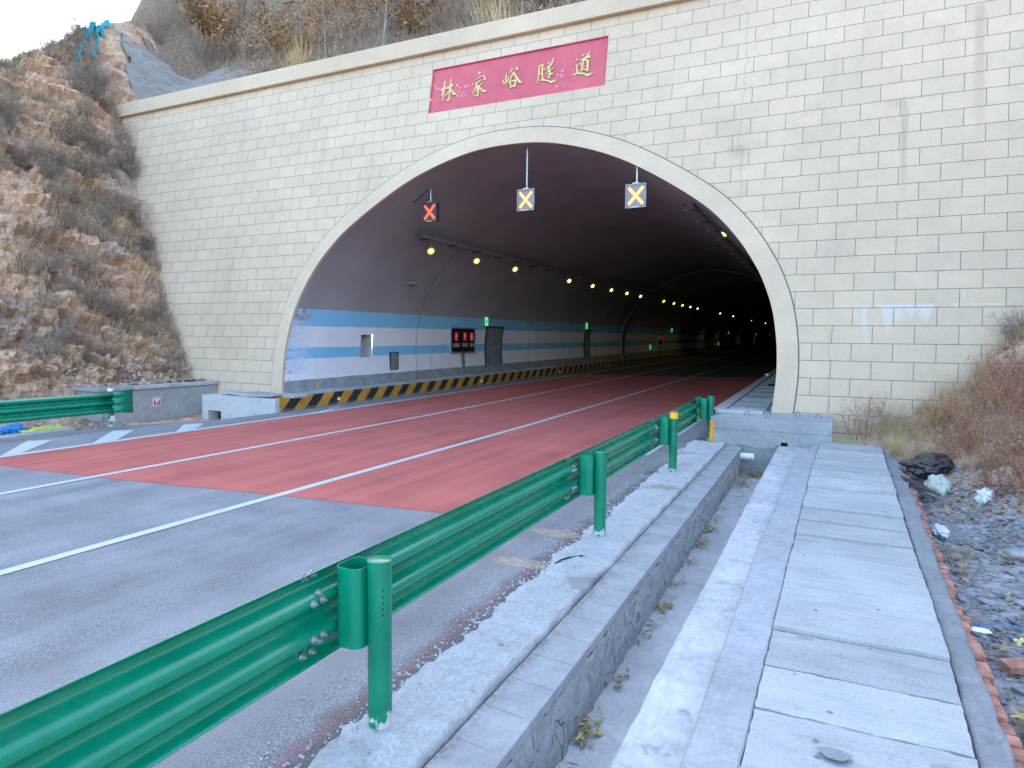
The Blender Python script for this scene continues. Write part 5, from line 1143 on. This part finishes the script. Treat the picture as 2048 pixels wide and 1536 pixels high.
def tree(seed, h, leafy, mats):
    rng = random.Random(seed); tr = MB(); cr = MB()
    tp = wander(rng, Vector((0, 0, -.3)), Vector((rng.uniform(-.1, .1), rng.uniform(-.1, .1), 1)), h, 7, .07)
    tr.tube(tp, [.075 * (1 - .85 * i / 7) * h / 5 for i in range(8)], 6, cap=False)
    for i in range(int(16 + h * 3)):
        k = rng.uniform(.28, 1) * 6.9; q = tp[int(k)].lerp(tp[min(7, int(k) + 1)], k % 1); a = rng.random() * 6.283
        l = h * rng.uniform(.16, .36) * (1.15 - k / 9)
        t = wander(rng, q, Vector((math.cos(a), math.sin(a), rng.uniform(.3, 1.2))), l, 4, .2)
        tr.tube(t, [.016 * h / 5 * (1 - .2 * j) for j in range(5)], 4, cap=False)
        for j in range(6):
            q2 = t[rng.randint(1, 4)]; t2 = wander(rng, q2, Vector((rng.uniform(-1, 1), rng.uniform(-1, 1), rng.uniform(-.2, 1))), l * rng.uniform(.25, .55), 3, .25)
            tri_tube(cr, t2, [.007, .006, .004, .002])
            for u_ in range(leafy):
                c = t2[rng.randint(0, 3)] + Vector((rng.uniform(-1, 1), rng.uniform(-1, 1), rng.uniform(-1, 1))) * .16
                u = Vector((rng.uniform(-1, 1), rng.uniform(-1, 1), rng.uniform(-1, .3))).normalized() * rng.uniform(.07, .16); v = u.cross(Vector((rng.uniform(-1, 1), rng.uniform(-1, 1), rng.uniform(-1, 1)))).normalized() * .045
                cr.add([c, c + u * .5 + v, c + u, c + u * .5 - v], [(0, 1, 2, 3)], 1)
    t = thing("tree", "x", "tree")
    tr.build("trunk", M['bark'], t, smooth=True); cr.build("crown", mats, t)
    return t
rng = random.Random(11)
# ---- dead grass mats and small litter growing on the slopes (uncountable)
def slope_grass(name, label, n, xr, yr, fn, hh, mats, mask, lean):
    mb = MB(); c = 0; tries = 0
    while c < n and tries < n * 8:
        tries += 1
        X = rng.uniform(*xr); Y = rng.uniform(*yr); z = fn(X, Y)
        if not mask(X, Y, z): continue
        mi = 0 if rng.random() < .6 else 1
        for b_ in range(5):
            p = Vector((X + rng.gauss(0, .10), Y + rng.gauss(0, .10), z + .02)); h = rng.uniform(*hh)
            d = Vector((rng.uniform(-.6, .6) + lean[0], rng.uniform(-.6, .6) + lean[1], 1.0)).normalized() * h
            s = Vector((rng.uniform(-1, 1), rng.uniform(-1, 1), 0)).normalized() * rng.uniform(.006, .012); q = p + d * .55 + Vector((0, 0, .03))
            mb.add([p - s, p + s, q + s * .7, q - s * .7, p + d + Vector((0, 0, -.2 * h * rng.random()))], [(0, 1, 2, 3), (3, 2, 4)], mi)
        c += 1
    o = mb.build(name, mats); tag(o, label, "dry grass", kind="stuff"); return o
slope_grass("dry_grass", "dense dry grass and bracken covering the hill above the coping", 9000, (-34, 0), (2.9, 18), hz, (.25, .75), [M['straw'], M['twig']], lambda X, Y, z: mn.noise(Vector((X * .35, Y * .35, 0))) > -.30 and not (X < -22.0 and Y < 9.0), (.1, -.2))
slope_grass("slope_litter", "brown dead grass hanging on the rock cut beside the portal", 8000, (-29.0, -19.9), (-8, 2.5), gz, (.12, .42), [M['twig'], M['strawg']], lambda X, Y, z: mn.noise(Vector((X * .5, Y * .5, z * .3))) > -.02 + (0.15 if Y < -3 else -.12), (.5, -.1))
# ---- shrubs: a few kinds, copied
pro = {}
pro['grey'] = [shrub_mesh(s, 1.15, 46, .85, [M['twig'], M['leafbr']], 0, .0075, "grey_shrub", 4) for s in (1, 2, 3)]
pro['brown'] = [shrub_mesh(s, 1.0, 34, .8, [M['twig'], M['leafbr']], 3, .007, "brown_shrub", 4, .06) for s in (4, 5)]
pro['rust'] = [shrub_mesh(s, 1.5, 30, 1.0, [M['twig'], M['leafor']], 7, .008, "rusty_shrub", 4, .10) for s in (6, 7)]
pro['straw'] = [tuft_mesh(s, 1.25, 150, .75, M['straw'], "straw_clump", .010) for s in (8, 9)]
LAB = {'grey': ("leafless grey twiggy shrub rooted on the slope", "shrub", "grey shrubs on the slopes"), 'brown': ("brown withered shrub clinging to the slope", "shrub", "brown shrubs on the slopes"),
       'rust': ("rust leaved shrub on the hill above the coping", "shrub", "rusty shrubs above the coping"), 'straw': ("tall straw coloured grass clump on the hill above the coping", "grass clump", "straw clumps above the coping")}
used = set()
def plant(kind, X, Y, z, s):
    src = rng.choice(pro[kind]); la, ca, g = LAB[kind]
    rot = (rng.uniform(-.15, .15), rng.uniform(-.1, .25), rng.random() * 6.283)
    if src.name not in used: used.add(src.name); o = src; o.location = (X, Y, z); o.rotation_euler = rot; o.scale = (s, s, s)
    else: o = copy_tree(src, (X, Y, z), rot, s)
    tag(o, la, ca, g); return o
n = 0
while n < 215:                                      # rock cut
    t = rng.random(); Y = rng.uniform(-7.5, 2.2); X = rng.uniform(-29.5, -20.3); z = gz(X, Y)
    near_wall = (BAT * z - Y)
    if near_wall < .15 or near_wall > 9: continue
    v = mn.noise(Vector((X * .42, Y * .42, 3)))
    if near_wall > 1.8 and v < -.02: continue
    if near_wall > 4.5 and z < 4: continue
    if z < 5.0 and near_wall < 2.5 and rng.random() < .6: continue
    plant('brown' if rng.random() < .4 else 'grey', X + .15, Y, z, rng.uniform(.45, .95)); n += 1
n = 0
while n < 285:                                      # hill behind the coping
    Y = 3.0 + 22 * rng.random() ** 1.5; X = rng.uniform(-33, -2); z = hz(X, Y)
    if X < -22.5 and Y < 9.2: continue
    if n < 45: X, Y = rng.uniform(-34, -25), rng.uniform(9, 17); z = hz(X, Y)
    v = mn.noise(Vector((X * .2, Y * .2, 8))); r_ = rng.random()
    k = 'grey' if r_ < .56 else 'brown' if r_ < .70 else 'rust' if r_ < .88 else 'straw'
    if Y < 4.6 and k == 'rust': k = 'grey'
    plant(k, X, Y, z - .1, rng.uniform(1.0, 2.0) * (0.75 if Y < 5 else 1)); n += 1
for Xr, Yr in ((-30.2, 5.4), (-30.0, 6.3), (-30.6, 7.2), (-29.8, 9.6), (-27.5, 9.9), (-25.0, 9.6), (-24.0, 8.3), (-29.2, 9.9), (-31.0, 8.2), (-26.2, 10.4)):
    plant('grey', Xr, Yr, (gz(Xr, Yr) if Yr < 6 else hz(Xr, Yr)) - .15, 1.3)
T1 = tree(21, 5.0, 7, [M['twig'], M['leafor']]); T2 = tree(22, 4.6, 0, [M['twig'], M['leafor']]); T3 = tree(23, 5.6, 4, [M['twig'], M['leafbr']])
TL = {T1.name: "young tree keeping rust brown leaves, on the hill above the coping", T2.name: "bare pale thin tree on the hill above the coping", T3.name: "slender tree with sparse brown leaves on the hill above the coping"}
TG = {T1.name: "rust leaved trees", T2.name: "bare thin trees", T3.name: "sparse brown trees"}
spots = [(-18.2, 4.6, 0), (-15.4, 6.4, 0), (-9.4, 4.4, 0), (-8.2, 5.6, 0), (-7.4, 4.2, 2), (-21.5, 8.0, 1), (-19.5, 5.0, 1), (-17.0, 3.6, 1), (-14.3, 3.4, 1), (-24.0, 9.5, 1), (-12.5, 7.5, 2), (-22.5, 11.5, 0), (-16.5, 9.5, 2), (-26.5, 11.0, 1), (-11.2, 4.4, 1), (-20.2, 12.5, 2), (-13.5, 10.5, 0), (-10.2, 7.5, 1), (-6.6, 5.0, 1)]
first = set()
for (X, Y, k) in spots:
    src = (T1, T2, T3)[k]; s = rng.uniform(.55, .95); loc = (X, Y, hz(X, Y)); rot = (rng.uniform(-.08, .08), rng.uniform(-.08, .08), rng.random() * 6.28)
    if src.name not in first: first.add(src.name); o = src; o.location = loc; o.rotation_euler = rot; o.scale = (s, s, s)
    else: o = copy_tree(src, loc, rot, s)
    tag(o, TL[src.name], "tree", TG[src.name])
# ---- sprayed concrete apron behind the far end of the coping
def patch(corners, n, m_, fn, lift, jag=0.0):
    a, b_, c, d = [Vector(q) for q in corners]; rows = []
    for j in range(n + 1):
        r_ = []
        for i in range(m_ + 1):
            u, v = i / m_, j / n
            p = (a.lerp(b_, u)).lerp(d.lerp(c, u), v)
            if jag and (i in (0, m_) or j in (0, n)): p = p + Vector((mn.noise(Vector((p.x * 2, p.y * 2, 1))), mn.noise(Vector((p.x * 2, p.y * 2, 9))))) * jag
            r_.append((p.x, p.y, fn(p.x, p.y) + lift + .05 * fbm(Vector((p.x * 2, p.y * 2, 0)), 3)))
        rows.append(r_)
    return rows
ap = MB().grid(patch([(-26.6, 2.85), (-21.6, 5.2), (-28.4, 9.0), (-29.5, 4.3)], 30, 40, hz, .22, .22)).build("concrete_apron", M['shot'], smooth=True)
so = ap.modifiers.new("thick", 'SOLIDIFY'); so.thickness = .14; so.offset = -1
tag(ap, "rough grey sprayed concrete apron on the slope behind the coping end", "concrete apron")
nr = patch([(-28.2, 1.5), (-28.6, 2.5), (-29.9, 3.9), (-29.4, 2.2)], 16, 22, gz, .10, .35)
nr = [[(x + .1, y - .05, z + .12 * abs(fbm(Vector((x * 2.5, y * 2.5, 2)), 3))) for x, y, z in r_] for r_ in nr]
nt_ = MB().grid(nr, skip=lambda j, i: mn.noise(Vector((i * .25, j * .3, 1))) > .22).build("debris_net", M['net'], smooth=False); so = nt_.modifiers.new("t", 'SOLIDIFY'); so.thickness = .01
tag(nt_, "torn teal debris net draped over the top of the rock cut", "net")
# ---- right bank: reddish dead stems and straw
pr = [shrub_mesh(s, 1.15, 15, .55, [M['redtwig'], M['leafor']], 2, .0055, "dead_stems", 5, .035) for s in (31, 32, 33)]
pg = [tuft_mesh(s, .55, 70, .34, m_, "dry_tuft", .0035) for s, m_ in ((34, M['straw']), (35, M['strawg']), (36, M['straw']))]
def put(srcs, X, Y, s, label, cat, group, dz=0.0, tilt=.12):
    src = rng.choice(srcs); loc = (X, Y, rzt(X, Y) + dz); rot = (rng.uniform(-tilt, tilt), rng.uniform(-tilt * 2, tilt), rng.random() * 6.28)
    if src.name not in used: used.add(src.name); o = src; o.location = loc; o.rotation_euler = rot; o.scale = (s, s, s)
    else: o = copy_tree(src, loc, rot, s)
    tag(o, label, cat, group)
for i in range(44):
    Y = rng.uniform(-6.9, -1.2); X = 1.75 - .17 * (Y + 3) * .9 + rng.uniform(0, 1.5)
    put(pr, X, Y, rng.uniform(.55, 1.05), "reddish dead weed stems on the bank foot beside the footway", "weed", "reddish weeds on the bank")
for i in range(130):
    Y = rng.uniform(-4.4, -.05); X = 1.02 + rng.random() ** 1.2 * 1.8 + .09 * abs(Y)
    if abs(X - 1.62) < .42 and -4.9 < Y < -3.0: continue
    put(pg, X, Y, rng.uniform(.5, 1.05), "dry straw tuft at the portal foot beside the brick edging", "grass tuft", "straw tufts at the portal foot")
for i in range(46):
    Y = rng.uniform(-1.6, .3); X = rng.uniform(1.9, 4.6)
    put(pg, X, Y, rng.uniform(.6, 1.1), "dry straw tuft on the bank against the facade", "grass tuft", "straw tufts against the facade")
for i in range(22):
    Y = rng.uniform(-12.3, -5); X = interp(TR, Y) + .15 + rng.random() * .9
    put(pg, X, Y, rng.uniform(.2, .5), "small dry tuft among the grey shale chips", "grass tuft", "small tufts in the shale")
o = shrub_mesh(41, .9, 60, .55, [M['twig'], M['leafbr']], 2, .005, "dark_shrub", 4, .03); o.location = (3.55, .05, 2.25); tag(o, "dense dark twiggy bush high on the bank against the facade", "bush")
for i, (X, Y, s) in enumerate(((.72, -.3, .8), (.95, -.35, .95), (1.3, -.5, .7))):
    put(pr, X, Y, s, "thin reddish weed standing against the cream facade foot", "weed", "weeds against the facade foot")
# ---- shale chips and rubble
mb = MB(); rg = random.Random(5)
for i in range(5200):
    Y = -14.5 + 11 * rg.random(); X = interp(TR, Y) + .06 + rg.random() ** 1.2 * 2.2
    stone(mb, (X, Y, rzt(X, Y) + .012), rg.uniform(.008, .035) if rg.random() < .82 else rg.uniform(.03, .075), rg, .45, 0 if rg.random() < .88 else 1)
for i in range(1400):
    Y = rg.uniform(-6, .2); X = rg.uniform(1.6, 5.0); z = rzt(X, Y)
    stone(mb, (X, Y, z + .03), rg.uniform(.012, .055), rg, .7, 1 if rg.random() < .85 else 0)
o = mb.build("shale_gravel", [M['stone'], M['browst']]); tag(o, "loose grey shale chips and gravel between the edging and the bank", "gravel", kind="stuff")
mb = MB()
for i in range(2600):
    Y = rg.uniform(-12, -3.8); X = rg.uniform(-19.6, -16.4); stone(mb, (X, Y, gz(X, Y) + .03), rg.uniform(.02, .11), rg, .7, 0 if rg.random() < .15 else 1)
for i in range(420):
    Y = rg.uniform(-4, 0); X = rg.uniform(-20.6, -19.1) ; stone(mb, (X, Y, max(.66, hz(X, Y)) + .01), rg.uniform(.02, .10), rg, .7, 1)
for i in range(900):
    Y = rg.uniform(-9, 0.1); X = rg.uniform(-21.6, -19.9); stone(mb, (X, Y, gz(X, Y) + .01), rg.uniform(.015, .07), rg, .8, 1)
o = mb.build("rubble", [M['stone'], M['browst']]); tag(o, "brown rubble heaped along the foot of the rock cut", "rubble", kind="stuff")
# ---- litter by the edging
def lump(name, mat, c, r, seed, sq=(1, 1, 1), amp=.35, freq=2.5, n=26):
    rows = []
    for j in range(n + 1):
        th = math.pi * j / n; r_ = []
        for i in range(2 * n + 1):
            ph = math.pi * i / n; d = Vector((math.sin(th) * math.cos(ph), math.sin(th) * math.sin(ph), math.cos(th)))
            k = r * (1 + amp * mn.fractal(d * freq + Vector((seed, 0, 0)), 1, 2, 4, noise_basis='PERLIN_ORIGINAL') + amp * .5 * abs(mn.noise(d * freq * 3 + Vector((0, seed, 0)))))
            r_.append((d.x * k * sq[0], d.y * k * sq[1], d.z * k * sq[2]))
        rows.append(r_)
    o = MB().grid(rows).build(name, mat, smooth=True); o.location = c; return o
o = lump("bin_bag", M['bag'], (1.60, -3.75, .26), .30, 3, (1.15, 1.1, .5), .3, 1.6); o.rotation_euler = (0, R(-14), R(20)); tag(o, "crumpled black plastic bag thrown on the pale green sack", "plastic bag")
o = lump("sack", M['palegreen'], (1.68, -4.3, -.02), .26, 8, (.75, 1.2, .8), .25, 1.5); tag(o, "pale green woven sack slumped beside the brick edging", "sack")
o = MB().box(-.17, .17, -.26, .26, 0, .02).build("dark_board", plain("dark_board", (.055, .05, .055), .5, .3), bevel=.004); o.location = (1.38, -4.75, .10); o.rotation_euler = (R(8), R(20), R(25)); tag(o, "thin dark board tilted on the brick edging below the black bag", "board")
o = lump("plastic_bag", M['paper'], (1.38, -6.7, -.06), .12, 5, (.7, 1.5, .45), .4, 1.8); tag(o, "pale blue crumpled plastic bag beside the brick edging", "plastic bag")
o = lump("plastic_bag", M['white'], (2.08, -5.3, .14), .10, 6, (.9, 1.2, .9), .6, 2); tag(o, "white torn plastic bag caught in the reddish weeds", "plastic bag")
o = lump("pale_rock", M['stone'], (2.02, -7.35, -.06), .14, 9, (1.2, .8, .4), .3, 2); tag(o, "flat pale rock lying on the shale below the weeds", "rock")
o = lump("face_mask", plain("teal_mask", (.16, .48, .58), .7, .15, 12), (1.42, -10.66, -.08), .06, 4, (.7, 1.0, .55), .25, 3); tag(o, "crumpled light blue face mask lying on the shale", "face mask")
o = lump("sachet", M['white'], (1.16, -10.05, .03), .05, 2, (1.6, .8, .3), .15, 2); tag(o, "flat white plastic sachet lying against the brick edging", "sachet")
ro_ = MB().tube([(1.2, -9.7, -.06), (1.4, -9.62, -.04), (1.65, -9.7, -.05), (1.9, -9.55, -.05)], .005, 5).build("blue_string", M['bluesack'], smooth=True); tag(ro_, "thin blue cord trailing over the shale", "cord")
st_ = MB().tube([(1.12, -10.35, -.03), (1.35, -10.2, 0), (1.6, -10.08, .03), (1.95, -9.9, .05)], .006, 5).build("dry_stick", M['twig'], smooth=True); tag(st_, "long dry stick lying over the loose bricks", "stick")
BRK = [((1.36, -10.32, -.08), .5, "red brick lying flat beside the blue face mask"), ((1.42, -11.05, -.09), -.3, "red brick nearest the bottom corner of the shale, below the mask"), ((1.52, -10.9, -.08), .2, "broken red brick beside the large yellow leaf"), ((1.62, -9.95, -.08), 1.1, "red brick half buried under the dry stick"), ((1.26, -11.35, -.1), .8, "loose red brick against the edging wall foot")]
for c, a, la in BRK:
    o = MB().box(-.115, .115, -.055, .055, -.027, .027).build("loose_brick", M['brick'], bevel=.006); o.location = c; o.rotation_euler = (rng.uniform(-.2, .2), rng.uniform(-.2, .2), a); tag(o, la, "brick", "loose bricks on the shale")
def leafshape(name, c, s, label):
    pts = []
    for k in range(20):
        t = 6.283 * k / 20; r_ = s * (.55 + .45 * abs(math.cos(2.5 * t)) ** .8) * (1 if k != 15 else .3); pts.append((r_ * math.cos(t), r_ * math.sin(t), .012 * math.cos(3 * t)))
    o = MB().add([(0, 0, .006)] + pts, [(0, k + 1, (k + 1) % 20 + 1) for k in range(20)]).build(name, M['leafye']); o.location = c; o.rotation_euler = (rng.uniform(-.3, .3), rng.uniform(-.3, .3), rng.random() * 6); tag(o, label, "leaf", "fallen plane leaves on the shale"); return o
LV = [(1.17, -11.2, -.03), (1.45, -9.9, -.06), (1.32, -10.05, -.07), (1.62, -8.75, -.07), (1.62, -9.75, -.05), (1.5, -11.3, -.08), (1.30, -11.0, -.09)]
for i, c in enumerate(LV): leafshape("fallen_leaf", c, .07 if i == 0 else rng.uniform(.04, .065), "fallen pale yellow plane leaf lying on the grey shale")
# ---- litter on the far verge
o = lump("yellow_sack", M['yelsack'], (-17.6, -6.15, -.28), .32, 5, (.7, 2.0, .45)); tag(o, "limp yellow woven sack lying on rubble behind the far guardrail", "sack")
o = lump("blue_sheet", M['bluesack'], (-18.0, -6.75, -.18), .22, 2, (.8, 1.2, .6), .5, 3); tag(o, "crumpled bright blue plastic sheet on rubble behind the far guardrail", "plastic sheet")
kb = MB().box(-.18, .18, -1.8, .9, -.1, .1).build("kerb_stone", M['oldconc'], bevel=.02); kb.location = (-16.75, -7.0, -.22); kb.rotation_euler = (.02, .05, -.08); tag(kb, "old grey kerb stone lying behind the far guardrail", "kerb stone")
for i, (c, a, l) in enumerate((((-19.6, -3.0, .70), .3, .55), ((-19.3, -1.2, .69), -.4, .6))):
    o = MB().box(-.07, .07, -l, l, -.015, .02).build("broken_plank", plain("dark_plank", (.07, .05, .04), .9, .4, 8), bevel=.004); o.location = c; o.rotation_euler = (.03, .06, a); tag(o, "dark broken plank on the vault slab, " + ("away from" if i == 0 else "beside") + " the cream facade", "plank")
